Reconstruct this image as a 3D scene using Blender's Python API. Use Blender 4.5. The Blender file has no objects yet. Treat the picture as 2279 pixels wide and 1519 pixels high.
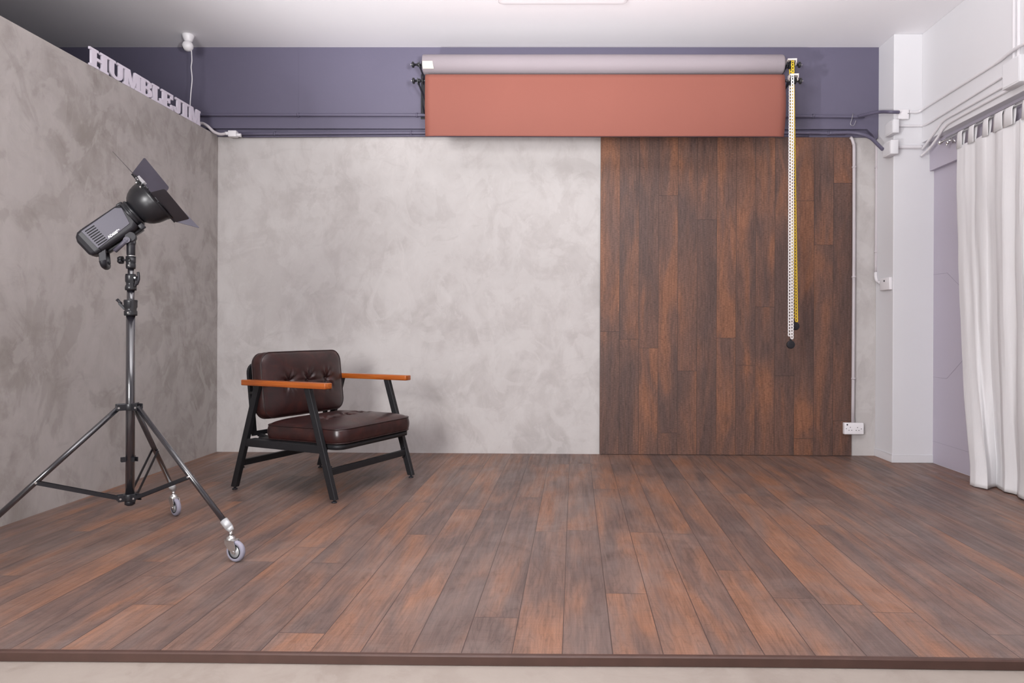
import bpy, bmesh, math, random
from mathutils import Vector, Matrix, Euler, noise
random.seed(7)
COL = bpy.context.scene.collection
PI = math.pi
V = Vector

# ------------------------------------------------------------------ camera
F = 1519.0; W_, H_ = 2279.0, 1519.0
YAW, ROLL = math.radians(0.57), 0.0042
cam_d = bpy.data.cameras.new('camera'); cam = bpy.data.objects.new('camera', cam_d); COL.objects.link(cam)
cam_d.sensor_fit = 'HORIZONTAL'; cam_d.sensor_width = 36.0; cam_d.lens = 36.0 * F / W_
cam_d.clip_start = .05; cam_d.clip_end = 60
SHX, SHY = -(100.5 - 15.0) / W_, -(26.5) / W_
cam_d.shift_x = SHX; cam_d.shift_y = SHY
CR = Matrix.Rotation(YAW, 3, 'Z') @ Matrix.Rotation(PI / 2, 3, 'X') @ Matrix.Rotation(ROLL, 3, 'Z')
CL = V((0, 0, 1.0))
cam.matrix_world = Matrix.Translation(CL) @ CR.to_4x4()
bpy.context.scene.camera = cam

def ray(u, v):
    return CR @ V(((u - W_ / 2) / F + SHX * W_ / F, -(v - H_ / 2) / F + SHY * W_ / F, -1.0))
def PY(u, v, y):
    d = ray(u, v); return CL + d * ((y - CL.y) / d.y)
def PZ(u, v, z=0.0):
    d = ray(u, v); return CL + d * ((z - CL.z) / d.z)
def PX(u, v, x):
    d = ray(u, v); return CL + d * ((x - CL.x) / d.x)

# ------------------------------------------------------------------ materials
def new_mat(name):
    m = bpy.data.materials.new(name); m.use_nodes = True
    nt = m.node_tree; b = nt.nodes['Principled BSDF']
    return m, nt, b
class NG:
    def __init__(s, nt): s.nt = nt
    def n(s, t, **kw):
        x = s.nt.nodes.new(t)
        for k, v in kw.items(): setattr(x, k, v)
        return x
    def l(s, a, b): s.nt.links.new(a, b)
    def val(s, x, sock):
        if isinstance(x, (int, float)): sock.default_value = x
        elif isinstance(x, (tuple, list)): sock.default_value = x
        else: s.l(x, sock)
    def math(s, op, a, b=0.0, c=None):
        x = s.n('ShaderNodeMath', operation=op); s.val(a, x.inputs[0]); s.val(b, x.inputs[1])
        if c is not None: s.val(c, x.inputs[2])
        return x.outputs[0]
    def comb(s, a, b, c=0.0):
        x = s.n('ShaderNodeCombineXYZ'); s.val(a, x.inputs[0]); s.val(b, x.inputs[1]); s.val(c, x.inputs[2]); return x.outputs[0]
    def noise(s, vec, scale, detail=4, rough=.5, dist=0.0):
        x = s.n('ShaderNodeTexNoise'); s.l(vec, x.inputs['Vector']); x.inputs['Scale'].default_value = scale
        x.inputs['Detail'].default_value = detail; x.inputs['Roughness'].default_value = rough; x.inputs['Distortion'].default_value = dist
        return x.outputs['Fac']
    def ramp(s, fac, stops):
        x = s.n('ShaderNodeValToRGB'); s.l(fac, x.inputs[0]); e = x.color_ramp.elements
        while len(e) < len(stops): e.new(.5)
        for i, (p, c) in enumerate(stops):
            e[i].position = p; e[i].color = (c[0], c[1], c[2], 1) if isinstance(c, (tuple, list)) else (c, c, c, 1)
        return x.outputs[0]
    def mix(s, fac, a, b, mode='MIX'):
        x = s.n('ShaderNodeMix', data_type='RGBA', blend_type=mode)
        s.val(fac, x.inputs[0])
        for v, k in ((a, 6), (b, 7)):
            if isinstance(v, (tuple, list)): x.inputs[k].default_value = (v[0], v[1], v[2], 1)
            else: s.l(v, x.inputs[k])
        return x.outputs[2]
    def bump(s, h, strength, dist, bsdf):
        x = s.n('ShaderNodeBump'); x.inputs['Strength'].default_value = strength; x.inputs['Distance'].default_value = dist
        s.l(h, x.inputs['Height']); s.l(x.outputs[0], bsdf.inputs['Normal'])
    def obj(s): return s.n('ShaderNodeTexCoord').outputs['Object']
    def mapping(s, vec, scale=(1, 1, 1), rot=(0, 0, 0), loc=(0, 0, 0)):
        x = s.n('ShaderNodeMapping'); s.l(vec, x.inputs[0]); x.inputs[1].default_value = loc; x.inputs[2].default_value = rot; x.inputs[3].default_value = scale
        return x.outputs[0]

def simple(name, col, rough=.5, metal=0.0, var=.06, scale=8, bump=0.0, bscale=60, spec=.5, coat=0):
    m, nt, b = new_mat(name); g = NG(nt); o = g.obj()
    f = g.noise(o, scale, 4)
    c = g.mix(f, tuple(x * (1 - var) for x in col), tuple(min(1, x * (1 + var)) for x in col))
    g.l(c, b.inputs['Base Color']); b.inputs['Roughness'].default_value = rough; b.inputs['Metallic'].default_value = metal
    b.inputs['Specular IOR Level'].default_value = spec; b.inputs['Coat Weight'].default_value = coat
    if bump: g.bump(g.noise(o, bscale, 3), bump, .002, b)
    return m

def wood_planks(name, ax, al, rot, w, phase, L, c_dark, c_mid, c_warm, rough, hatch, line_dark, seed=0.0, wear=0.0, hx_=9):
    """ax/al: index of the axis across and along the boards."""
    m, nt, b = new_mat(name); g = NG(nt)
    o = g.mapping(g.obj(), rot=(0, 0, rot))
    sp = g.n('ShaderNodeSeparateXYZ'); g.l(o, sp.inputs[0])
    a, l = sp.outputs[ax], sp.outputs[al]
    u = g.math('ADD', g.math('DIVIDE', a, w), phase)
    idu = g.math('FLOOR', u); fu = g.math('FRACT', u)
    wn = g.n('ShaderNodeTexWhiteNoise', noise_dimensions='1D'); g.l(g.math('ADD', idu, 3.3 + seed), wn.inputs['W'])
    vv = g.math('ADD', g.math('DIVIDE', l, L), g.math('MULTIPLY', wn.outputs['Value'], 7.0))
    idv = g.math('FLOOR', vv); fv = g.math('FRACT', vv)
    w2 = g.n('ShaderNodeTexWhiteNoise', noise_dimensions='3D'); g.l(g.comb(idu, idv, seed), w2.inputs['Vector'])
    r = w2.outputs['Value']
    r10 = g.math('MULTIPLY', r, 37.0)
    # large stain patches, cut by every board
    pv = g.comb(g.math('ADD', g.math('MULTIPLY', a, 6.5), r10), g.math('MULTIPLY', l, 1.25), r10)
    patchf = g.noise(pv, 1.0, 3, .55, .6)
    pf = g.math('ADD', patchf, g.math('MULTIPLY', g.math('SUBTRACT', r, .5), .16))
    base = g.ramp(pf, [(.36, c_dark), (.45, tuple((x + y) / 2 for x, y in zip(c_dark, c_mid))), (.52, c_mid), (.60, tuple(x * .5 + y * .5 for x, y in zip(c_mid, c_warm))), (.68, c_warm)])
    # streaky grain
    gv = g.comb(g.math('ADD', g.math('MULTIPLY', a, 90), r10), g.math('MULTIPLY', l, 5.0), r10)
    gr = g.noise(gv, 1.0, 5, .6, .8)
    base = g.mix(1.0, base, g.ramp(gr, [(.28, .70), (.5, 1.0), (.72, 1.22)]), 'MULTIPLY')
    # cathedral figure
    cv = g.comb(g.math('ADD', g.math('MULTIPLY', a, 14), r10), g.math('MULTIPLY', l, 2.2), r10)
    ring = g.math('FRACT', g.math('MULTIPLY', g.noise(cv, .8, 2, .5, .3), 14.0))
    ring = g.math('ABSOLUTE', g.math('SUBTRACT', ring, .5))
    base = g.mix(.45, base, g.mix(1.0, base, g.ramp(ring, [(0.0, .62), (.14, 1.02), (.5, 1.06)]), 'MULTIPLY'))
    # saw marks across the board
    hv = g.comb(g.math('MULTIPLY', a, hx_), g.math('MULTIPLY', l, 190), 0.0)
    hf = g.noise(hv, 1.0, 2, .7)
    base = g.mix(hatch, base, g.mix(1.0, base, g.ramp(hf, [(.34, .45), (.5, 1.0), (.68, 1.5)]), 'MULTIPLY'))
    # fine speckle of open pores and dust
    sv = g.noise(g.obj(), 300, 3, .75)
    base = g.mix(.6, base, g.mix(1.0, base, g.ramp(sv, [(.35, .7), (.55, 1.0), (.72, 1.45)]), 'MULTIPLY'))
    if wear:
        wf = g.noise(g.mapping(g.obj(), scale=(1.3, 1.3, 1.3)), 1.6, 5, .65, 1.0)
        base = g.mix(g.math('MULTIPLY', g.ramp(wf, [(.45, 0.0), (.75, 1.0)]), wear), base, (.30, .235, .21))
    # joints
    eu = g.math('MULTIPLY', g.math('MINIMUM', fu, g.math('SUBTRACT', 1.0, fu)), w)
    ev = g.math('MULTIPLY', g.math('MINIMUM', fv, g.math('SUBTRACT', 1.0, fv)), L)
    e = g.math('MINIMUM', eu, ev)
    j = g.ramp(g.math('MULTIPLY', e, 100.0), [(0.0, 0.0), (.10, .15), (.20, 1.0)])
    base = g.mix(j, tuple(line_dark), base)
    g.l(base, b.inputs['Base Color'])
    rr = g.ramp(g.noise(gv, .4, 3), [(.3, max(0, rough - .08)), (.7, rough + .10)])
    g.l(rr, b.inputs['Roughness'])
    b.inputs['Specular IOR Level'].default_value = .4
    hgt = g.math('ADD', g.math('MULTIPLY', gr, .5), g.math('ADD', g.math('MULTIPLY', j, .8), g.math('MULTIPLY', hf, .5 * hatch)))
    g.bump(hgt, .25, .0015, b)
    return m

def plaster(name, lo, hi, rot=0.0):
    m, nt, b = new_mat(name); g = NG(nt); o = g.obj()
    n1 = g.noise(g.mapping(o, scale=(1, 1, 1.25)), 1.05, 5, .55, .9)
    n2 = g.noise(g.mapping(o, scale=(1, 1, .8), loc=(4, 2, 1)), 2.6, 7, .6, 1.6)
    n3 = g.noise(g.mapping(o, scale=(1.2, 1.2, .9), loc=(9, 2, 5)), 5.0, 8, .62, 1.3)
    f = g.math('ADD', g.math('ADD', g.math('MULTIPLY', n1, .40), g.math('MULTIPLY', n2, .42)), g.math('MULTIPLY', n3, .26))
    c = g.ramp(f, [(.42, lo), (.505, tuple(x * .55 + y * .45 for x, y in zip(lo, hi))), (.545, tuple(x * .3 + y * .7 for x, y in zip(lo, hi))), (.66, hi)])
    n4 = g.noise(g.mapping(o, scale=(1, 1, .75), loc=(2, 7, 3)), 3.0, 6, .55, 1.8)
    c = g.mix(g.ramp(n4, [(.53, 0.0), (.575, .55)]), c, hi)
    n5 = g.noise(g.mapping(o, scale=(1, 1, .9), loc=(12, 3, 8)), 2.2, 7, .6, 1.4)
    c = g.mix(g.ramp(n5, [(.55, 0.0), (.60, .40)]), c, lo)
    # pale trowel scrapes
    s1 = g.noise(g.mapping(o, scale=(1, 1, .45), rot=(.3, .5, .4)), 7.0, 9, .72, 2.2)
    sc = g.ramp(s1, [(.56, 0.0), (.70, .34)])
    c = g.mix(sc, c, tuple(min(1, x * 1.12) for x in hi))
    s2 = g.noise(g.mapping(o, scale=(.6, .6, 1.4), rot=(.9, .2, .1)), 3.3, 9, .7, 2.0)
    c = g.mix(g.ramp(s2, [(.58, 0.0), (.74, .35)]), c, tuple(x * .86 for x in lo))
    g.l(c, b.inputs['Base Color']); b.inputs['Roughness'].default_value = .62; b.inputs['Specular IOR Level'].default_value = .35
    g.bump(g.math('ADD', n3, g.math('MULTIPLY', s1, .6)), .22, .004, b)
    return m

M = {}
def build_mats():
    M['floor'] = wood_planks('plank_floor', 0, 1, math.radians(1.43), .156, .21, 1.7, (.124, .083, .072), (.176, .104, .080), (.250, .122, .075), .46, .18, (.055, .034, .030), 0.0, .35)
    M['wallwood'] = wood_planks('plank_wall', 0, 2, 0, .1552, 0.0, 1.9, (.100, .060, .050), (.146, .077, .056), (.222, .099, .056), .48, .50, (.035, .022, .02), 5.0, 0.0, 45)
    M['edge'] = simple('dark_wood_edging', (.068, .033, .025), .5, 0, .3, 12)
    M['plaster'] = plaster('polished_plaster', (.425, .395, .383), (.540, .515, .503))
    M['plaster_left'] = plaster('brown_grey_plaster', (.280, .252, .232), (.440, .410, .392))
    M['cement'] = plaster('cement_floor', (.27, .225, .195), (.33, .285, .25))
    M['blue'] = simple('slate_blue_paint', (.110, .100, .152), .5, 0, .05, 3, .25, 40)
    M['white'] = simple('white_wall_paint', (.70, .695, .715), .6, 0, .015, 3, .25, 22)
    M['ceil'] = simple('ceiling_paint', (.85, .838, .86), .7, 0, .02, 2, .2, 16)
    M['lilac'] = simple('lilac_grey_paint', (.46, .425, .50), .5, 0, .02, 2)
    M['lilac_line'] = simple('engraved_line', (.33, .30, .36), .6)
    M['pipe'] = simple('white_plastic_pipe', (.72, .70, .72), .45, 0, .02)
    M['pipegrey'] = simple('pale_grey_pipe', (.52, .48, .50), .45, 0, .03)
    M['socket'] = simple('white_plastic', (.82, .80, .82), .35, 0, .01)
    M['black'] = simple('black_powder_coat', (.013, .013, .015), .5, 0, .1, 30, .2, 300, spec=.35)
    M['satin'] = simple('satin_black_metal', (.014, .014, .017), .33, 0, .1, spec=.45)
    M['gloss'] = simple('black_anodised_tube', (.012, .011, .015), .25, .0, .1, spec=.9, coat=1)
    M['plastic'] = simple('dark_grey_plastic', (.016, .015, .019), .42, 0, .1, 20, .15, 400, spec=.35)
    M['panel'] = simple('grey_plastic_panel', (.075, .068, .092), .45, 0, .05, 20, .1, 400)
    M['void'] = simple('dark_opening', (.006, .006, .007), .8)
    M['flap'] = simple('black_sheet_metal', (.020, .019, .024), .34, 0, .4, 14, spec=.9)
    M['flap_lit'] = simple('lit_black_sheet_metal', (.072, .068, .092), .4, 0, .25, 14, spec=.8)  # paler copy of the black flap metal; light catching those doors is in the colour
    M['silver'] = simple('zinc_plated_steel', (.62, .61, .60), .28, .9, .06)
    M['greycast'] = simple('grey_cast_metal', (.52, .53, .54), .45, .35, .05)
    M['rubber'] = simple('grey_rubber_tyre', (.27, .26, .32), .6, 0, .05)
    M['chrome'] = simple('chrome', (.75, .74, .74), .15, 1.0, .03)
    M['leather'] = leather()
    M['piping'] = simple('dark_leather_piping', (.022, .009, .009), .38, 0, .2)
    M['armwood'] = armwood()
    M['paper_red'] = paper('terracotta_paper', (.222, .076, .056))
    M['paper_grey'] = paper('warm_grey_paper', (.262, .228, .245))
    M['tape'] = simple('masking_tape', (.50, .48, .42), .6)
    M['cwhite'] = simple('white_chain_plastic', (.80, .79, .79), .4, 0, .02)
    M['cyellow'] = simple('yellow_chain_plastic', (.72, .50, .03), .4, 0, .04)
    M['guard'] = simple('beige_plastic', (.72, .64, .60), .45)
    M['letter'] = simple('white_painted_letter', (.72, .67, .76), .55, 0, .02)
    M['cloth'] = cloth()
    M['ink'] = simple('white_print', (.85, .85, .87), .5)
    M['glow'] = simple('silver_reflector_metal', (.85, .84, .86), .35, .5)

def leather():
    m, nt, b = new_mat('oxblood_leather'); g = NG(nt); o = g.obj()
    f = g.noise(o, 11, 6, .65, .5); f2 = g.noise(o, 70, 3, .6)
    c = g.ramp(f, [(.35, (.018, .007, .007)), (.55, (.033, .0108, .0100)), (.75, (.064, .019, .014))])
    g.l(c, b.inputs['Base Color'])
    g.l(g.ramp(f2, [(.3, .29), (.7, .35)]), b.inputs['Roughness']); b.inputs['Specular IOR Level'].default_value = .55
    return m
def armwood():
    m, nt, b = new_mat('varnished_orange_wood'); g = NG(nt); o = g.obj()
    f = g.noise(g.mapping(o, scale=(3, 60, 60)), 1, 5, .6, .6)
    g.l(g.ramp(f, [(.3, (.24, .050, .007)), (.55, (.38, .092, .012)), (.75, (.47, .14, .024))]), b.inputs['Base Color'])
    b.inputs['Roughness'].default_value = .3; b.inputs['Coat Weight'].default_value = .3
    return m
def paper(name, col):
    m, nt, b = new_mat(name); g = NG(nt); o = g.obj()
    f = g.noise(g.mapping(o, scale=(1, 1, .6)), 1.6, 4, .5, .4); f2 = g.noise(o, 500, 2, .7)
    c = g.mix(f, tuple(x * .93 for x in col), tuple(x * 1.07 for x in col))
    c = g.mix(.25, c, g.mix(1, c, g.ramp(f2, [(.3, .85), (.7, 1.15)]), 'MULTIPLY'))
    g.l(c, b.inputs['Base Color']); b.inputs['Roughness'].default_value = .75; b.inputs['Specular IOR Level'].default_value = .3
    return m
def cloth():
    m, nt, b = new_mat('white_linen'); g = NG(nt); o = g.obj()
    f = g.noise(g.mapping(o, scale=(30, 30, 2)), 4, 5, .6)
    g.l(g.mix(f, (.80, .79, .80), (.86, .85, .86)), b.inputs['Base Color']); b.inputs['Roughness'].default_value = .85
    b.inputs['Specular IOR Level'].default_value = .1
    wv = g.noise(g.mapping(o, scale=(1, 1, .25)), 60, 3, .6)
    g.bump(wv, .25, .003, b)
    # a little light passes through the cloth
    tr = g.n('ShaderNodeBsdfTranslucent'); tr.inputs[0].default_value = (.8, .79, .8, 1)
    mx = g.n('ShaderNodeMixShader'); mx.inputs[0].default_value = .18
    g.l(b.outputs[0], mx.inputs[1]); g.l(tr.outputs[0], mx.inputs[2]); g.l(mx.outputs[0], nt.nodes['Material Output'].inputs[0])
    return m
build_mats()

# ------------------------------------------------------------------ mesh builder
def frame_from(d, ref=None):
    d = V(d).normalized()
    if ref is None: ref = V((0, 0, 1)) if abs(d.z) < .9 else V((1, 0, 0))
    x = V(ref).cross(d)
    if x.length < 1e-6: x = V((0, 1, 0)).cross(d)
    x.normalize(); y = d.cross(x)
    return x, y, d
class MB:
    def __init__(s): s.v = []; s.f = []; s.m = []; s.s = []; s.cur = 0
    def add(s, vs, fs, smooth=False):
        o = len(s.v); s.v += [V(p) for p in vs]
        for f in fs: s.f.append([i + o for i in f]); s.m.append(s.cur); s.s.append(smooth)
        return s
    def box(s, lo, hi):
        x0, y0, z0 = lo; x1, y1, z1 = hi
        return s.add([(x0, y0, z0), (x1, y0, z0), (x1, y1, z0), (x0, y1, z0), (x0, y0, z1), (x1, y0, z1), (x1, y1, z1), (x0, y1, z1)],
                     [(0, 3, 2, 1), (4, 5, 6, 7), (0, 1, 5, 4), (1, 2, 6, 5), (2, 3, 7, 6), (3, 0, 4, 7)])
    def rbox(s, lo, hi, r, seg=3, smooth=True):
        """box with rounded edges"""
        bm = bmesh.new(); bmesh.ops.create_cube(bm, size=1.0)
        lo, hi = V(lo), V(hi); c = (lo + hi) / 2; d = hi - lo
        for v in bm.verts: v.co = V((v.co.x * d.x, v.co.y * d.y, v.co.z * d.z)) + c
        bmesh.ops.bevel(bm, geom=bm.edges[:], offset=r, segments=seg, profile=.5, affect='EDGES')
        bm.verts.index_update()
        s.add([v.co.copy() for v in bm.verts], [[v.index for v in f.verts] for f in bm.faces], smooth); bm.free(); return s
    def bar(s, p0, p1, w, h, ref=(0, 0, 1)):
        """rectangular bar p0->p1: w along ref x dir, h along the remaining axis"""
        p0, p1 = V(p0), V(p1); x, y, d = frame_from(p1 - p0, ref)
        vs = [p + x * a * w / 2 + y * b * h / 2 for p in (p0, p1) for a, b in ((-1, -1), (1, -1), (1, 1), (-1, 1))]
        return s.add(vs, [(0, 3, 2, 1), (4, 5, 6, 7), (0, 1, 5, 4), (1, 2, 6, 5), (2, 3, 7, 6), (3, 0, 4, 7)])
    def cyl(s, p0, p1, r0, r1=None, n=24, cap=True):
        r1 = r0 if r1 is None else r1; p0, p1 = V(p0), V(p1); x, y, d = frame_from(p1 - p0)
        vs = []
        for p, r in ((p0, r0), (p1, r1)):
            vs += [p + (x * math.cos(2 * PI * i / n) + y * math.sin(2 * PI * i / n)) * r for i in range(n)]
        s.add(vs, [(i, (i + 1) % n, n + (i + 1) % n, n + i) for i in range(n)], True)
        if cap:
            s.add(vs[:n], [tuple(reversed(range(n)))]); s.add(vs[n:], [tuple(range(n))])
        return s
    def tube(s, pts, r, n=12, closed=False, cap=True):
        pts = [V(p) for p in pts]; m = len(pts); vs = []
        prev = None
        for i, p in enumerate(pts):
            if closed: d = pts[(i + 1) % m] - pts[i - 1]
            else: d = pts[min(i + 1, m - 1)] - pts[max(i - 1, 0)]
            d.normalize()
            if prev is None: x, y, _ = frame_from(d)
            else:
                x = prev - d * prev.dot(d)
                if x.length < 1e-6: x, y, _ = frame_from(d)
                x.normalize(); y = d.cross(x)
            prev = x; rr = r[i] if isinstance(r, (list, tuple)) else r
            vs += [p + (x * math.cos(2 * PI * k / n) + y * math.sin(2 * PI * k / n)) * rr for k in range(n)]
        fs = []
        for i in range(m if closed else m - 1):
            a, b = i * n, ((i + 1) % m) * n
            fs += [(a + k, a + (k + 1) % n, b + (k + 1) % n, b + k) for k in range(n)]
        s.add(vs, fs, True)
        if cap and not closed:
            s.add(vs[:n], [tuple(reversed(range(n)))]); s.add(vs[-n:], [tuple(range(n))])
        return s
    def lathe(s, prof, p0, d, n=40, smooth=True, ref=None):
        """prof: (t along d, radius)"""
        p0 = V(p0); x, y, d = frame_from(d, ref); vs = []
        for t, r in prof:
            vs += [p0 + d * t + (x * math.cos(2 * PI * k / n) + y * math.sin(2 * PI * k / n)) * max(r, 1e-5) for k in range(n)]
        fs = [(i * n + k, i * n + (k + 1) % n, (i + 1) * n + (k + 1) % n, (i + 1) * n + k) for i in range(len(prof) - 1) for k in range(n)]
        return s.add(vs, fs, smooth)
    def sphere(s, c, r, n=24, m=14, sc=(1, 1, 1)):
        c = V(c); vs = []; fs = []
        for i in range(m + 1):
            a = PI * i / m
            for k in range(n):
                b = 2 * PI * k / n
                vs.append(c + V((math.sin(a) * math.cos(b) * r * sc[0], math.sin(a) * math.sin(b) * r * sc[1], math.cos(a) * r * sc[2])))
        for i in range(m):
            for k in range(n): fs.append((i * n + k, (i + 1) * n + k, (i + 1) * n + (k + 1) % n, i * n + (k + 1) % n))
        return s.add(vs, fs, True)
    def prism(s, poly, o, ex, ey, en, t, smooth=False):
        """2D polygon (a,b) placed o + a*ex + b*ey, thickness t along en"""
        o, ex, ey, en = V(o), V(ex), V(ey), V(en); n = len(poly)
        a = [o + ex * p[0] + ey * p[1] for p in poly]; b = [p + en * t for p in a]
        s.add(a + b, [tuple(reversed(range(n))), tuple(range(n, 2 * n))], False)
        return s.add(a + b, [(i, (i + 1) % n, n + (i + 1) % n, n + i) for i in range(n)], smooth)
    def build(s, name, mat, parent=None, world=False, bevel=0.0, seg=2, origin=None):
        me = bpy.data.meshes.new(name)
        o = bpy.data.objects.new(name, me); COL.objects.link(o)
        vs = s.v
        if parent is not None:
            o.parent = parent; WM[o] = WM[parent]
            if world:
                inv = WM[parent].inverted(); vs = [inv @ p for p in vs]
        else:
            WM[o] = Matrix.Identity(4)
            if origin is not None:
                o.location = origin; WM[o] = Matrix.Translation(origin); vs = [p - V(origin) for p in vs]
        me.from_pydata([tuple(p) for p in vs], [], s.f)
        mats = mat if isinstance(mat, (list, tuple)) else [mat]
        for k in mats: me.materials.append(M[k])
        me.polygons.foreach_set('material_index', s.m); me.polygons.foreach_set('use_smooth', s.s)
        bm = bmesh.new(); bm.from_mesh(me)
        bmesh.ops.remove_doubles(bm, verts=bm.verts, dist=1e-5)
        bmesh.ops.recalc_face_normals(bm, faces=bm.faces); bm.to_mesh(me); bm.free(); me.update()
        if bevel:
            md = o.modifiers.new('bevel', 'BEVEL'); md.width = bevel; md.segments = seg; md.limit_method = 'ANGLE'; md.angle_limit = math.radians(40)
            md.harden_normals = False
        return o
WM = {}
def thing(name, label, cat, loc=(0, 0, 0), rot=None, group=None):
    o = bpy.data.objects.new(name, None); COL.objects.link(o); o.empty_display_size = .1
    mw = Matrix.Translation(V(loc)) @ (rot.to_4x4() if rot is not None else Matrix.Identity(4))
    o.matrix_world = mw; WM[o] = mw; tag(o, label, cat, group); return o
def tag(o, label, cat, group=None):
    o['label'] = label; o['category'] = cat
    if group: o['group'] = group
    return o
def struct(o): o['kind'] = 'structure'; return o
def smoothpath(pts, k=6):
    """Catmull-Rom through pts"""
    pts = [V(p) for p in pts]; out = []
    for i in range(len(pts) - 1):
        p0 = pts[max(i - 1, 0)]; p1 = pts[i]; p2 = pts[i + 1]; p3 = pts[min(i + 2, len(pts) - 1)]
        for j in range(k):
            t = j / k
            out.append(.5 * ((2 * p1) + (-p0 + p2) * t + (2 * p0 - 5 * p1 + 4 * p2 - p3) * t * t + (-p0 + 3 * p1 - 3 * p2 + p3) * t ** 3))
    out.append(pts[-1]); return out
def rounded_rect(hx, hy, r, seg=6):
    out = []
    for cx, cy, a0 in ((hx - r, hy - r, 0), (-hx + r, hy - r, PI / 2), (-hx + r, -hy + r, PI), (hx - r, -hy + r, 1.5 * PI)):
        for i in range(seg + 1):
            a = a0 + (PI / 2) * i / seg; out.append((cx + r * math.cos(a), cy + r * math.sin(a)))
    return out

# ------------------------------------------------------------------ the room
D = 5.50; CZ = 3.257; XL = -2.752; FY = 2.10; LOW = -.030
XD = 2.858; XR = 2.765; COLY = 5.215; COLX = 2.552
def xleft(y): return XL - .0167 * (D - y)
BEAMY = 5.46; BEAMZ = 2.605
# raised plank floor with a slightly uneven front line
b = MB()
xs = [-2.86 + i * (2.858 + 2.86) / 40 for i in range(41)]
fy = [FY + .012 * noise.noise(V((x * .7, 0, 3))) + (-.0005 * x) for x in xs]
n = len(xs)
vs = [(x, y, 0) for x, y in zip(xs, fy)] + [(x, D, 0) for x in xs]
b.add(vs, [(i, i + 1, n + i + 1, n + i) for i in range(n - 1)])
vs = [(x, y, LOW) for x, y in zip(xs, fy)] + [(x, y, 0) for x, y in zip(xs, fy)]
b.cur = 1; b.add(vs, [(i, i + 1, n + i + 1, n + i) for i in range(n - 1)])
struct(b.build('floor', ['floor', 'edge']))
b = MB()
for i in range(n - 1):
    x0, x1, y0, y1 = xs[i], xs[i + 1], fy[i], fy[i + 1]
    z0, z1 = -.0285, .0012
    prof = [(-.013, z0), (-.013, z1 - .004), (-.009, z1), (.004, z1), (.004, z0)]
    vs = [(x0, y0 + p[0], p[1]) for p in prof] + [(x1, y1 + p[0], p[1]) for p in prof]
    m_ = len(prof); b.add(vs, [(k, k + 1, m_ + k + 1, m_ + k) for k in range(m_ - 1)])
struct(b.build('trim_1', 'edge'))
struct(MB().box((-5.2, -2.6, LOW - .05), (3.2, FY + .06, LOW)).build('floor', 'cement'))
struct(MB().box((-5.2, FY + .06, LOW - .05), (-2.86, D, LOW)).build('floor', 'cement'))
struct(MB().box((-5.2, -2.6, CZ), (3.2, D + .1, CZ + .1)).build('ceiling', 'ceil'))
# back wall: plaster below, blue painted beam above
b = MB(); b.box((-5.2, D, LOW), (3.2, D + .1, CZ)); struct(b.build('wall_back', 'plaster'))
b = MB(); b.box((-5.2, BEAMY, BEAMZ), (COLX, D, CZ))
b.cur = 0
b.box((-5.2, D - .014, 2.548), (COLX, D, BEAMZ))                      # painted strip the pipes run on
b.box((-2.088, BEAMY - .0012, BEAMZ), (-2.084, BEAMY, CZ))            # joint in the render
b.prism([(2.46, 2.605), (2.545, 2.605), (2.545, 2.535), (2.525, 2.52), (2.505, 2.56)], (0, BEAMY - .004, 0), (1, 0, 0), (0, 0, 1), (0, 1, 0), .04)
struct(b.build('trim_2', 'blue', bevel=.003))
# plastered partition on the left, lower than the ceiling
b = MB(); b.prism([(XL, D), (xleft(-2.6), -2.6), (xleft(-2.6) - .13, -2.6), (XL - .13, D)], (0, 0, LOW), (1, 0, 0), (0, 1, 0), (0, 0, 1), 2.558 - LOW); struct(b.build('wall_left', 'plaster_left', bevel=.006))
struct(MB().box((-5.3, -2.6, LOW), (-5.2, D, CZ)).build('wall_left', 'blue'))
# white column and right wall
struct(MB().box((COLX, COLY, LOW), (3.0, D, CZ)).build('wall_right', 'white', bevel=.004))
b = MB(); b.box((XR, -2.6, 2.43), (3.2, COLY, CZ)); struct(b.build('wall_right', 'white', bevel=.004))
b = MB(); b.box((XD + .03, -2.6, LOW), (3.2, COLY, 2.43)); struct(b.build('wall_right', 'white'))
# skirting on the column
b = MB(); b.box((COLX - .006, COLY - .006, 0), (XD, COLY, .062)); b.box((COLX - .006, COLY - .006, 0), (COLX, D, .062)); struct(b.build('baseboard_right', 'white', bevel=.003))
# lilac panelled door with engraved zigzag lines
dr = MB().box((XD, 2.6, 0.003), (XD + .03, COLY, 2.43)).build('door_1', 'lilac'); struct(dr)
for pts in (((2076, 611), (2108, 607), (2146, 646)), ((2075, 838), (2107, 842), (2149, 794), (2190, 800)), ((2073, 980), (2155, 1005), (2175, 985))):
    q = [PX(u, v, XD - .0006) for u, v in pts]
    b = MB()
    for i in range(len(q) - 1): b.bar(q[i], q[i + 1], .0022, .0012, ref=(1, 0, 0))
    b.build('engraved_line', 'lilac_line', dr, world=True)
hd = MB().box((XD - .035, 2.6, 2.215), (XD, COLY - .001, 2.43)).build('trim_3', 'lilac', bevel=.003); struct(hd)

# ------------------------------------------------------------------ plank cladding on the back wall
xl, xr = PY(1335.5, 700, D - .02).x, PY(1896, 700, D - .02).x
b = MB(); b.box((xl, D - .02, .004), (xr, D - .0005, 2.545))
tag(b.build('wood_wall_panel', 'wallwood', origin=(xl, D - .02, 0)), 'dark brown vertical plank panelling covering the right part of the plaster back wall', 'wall panel')

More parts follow.
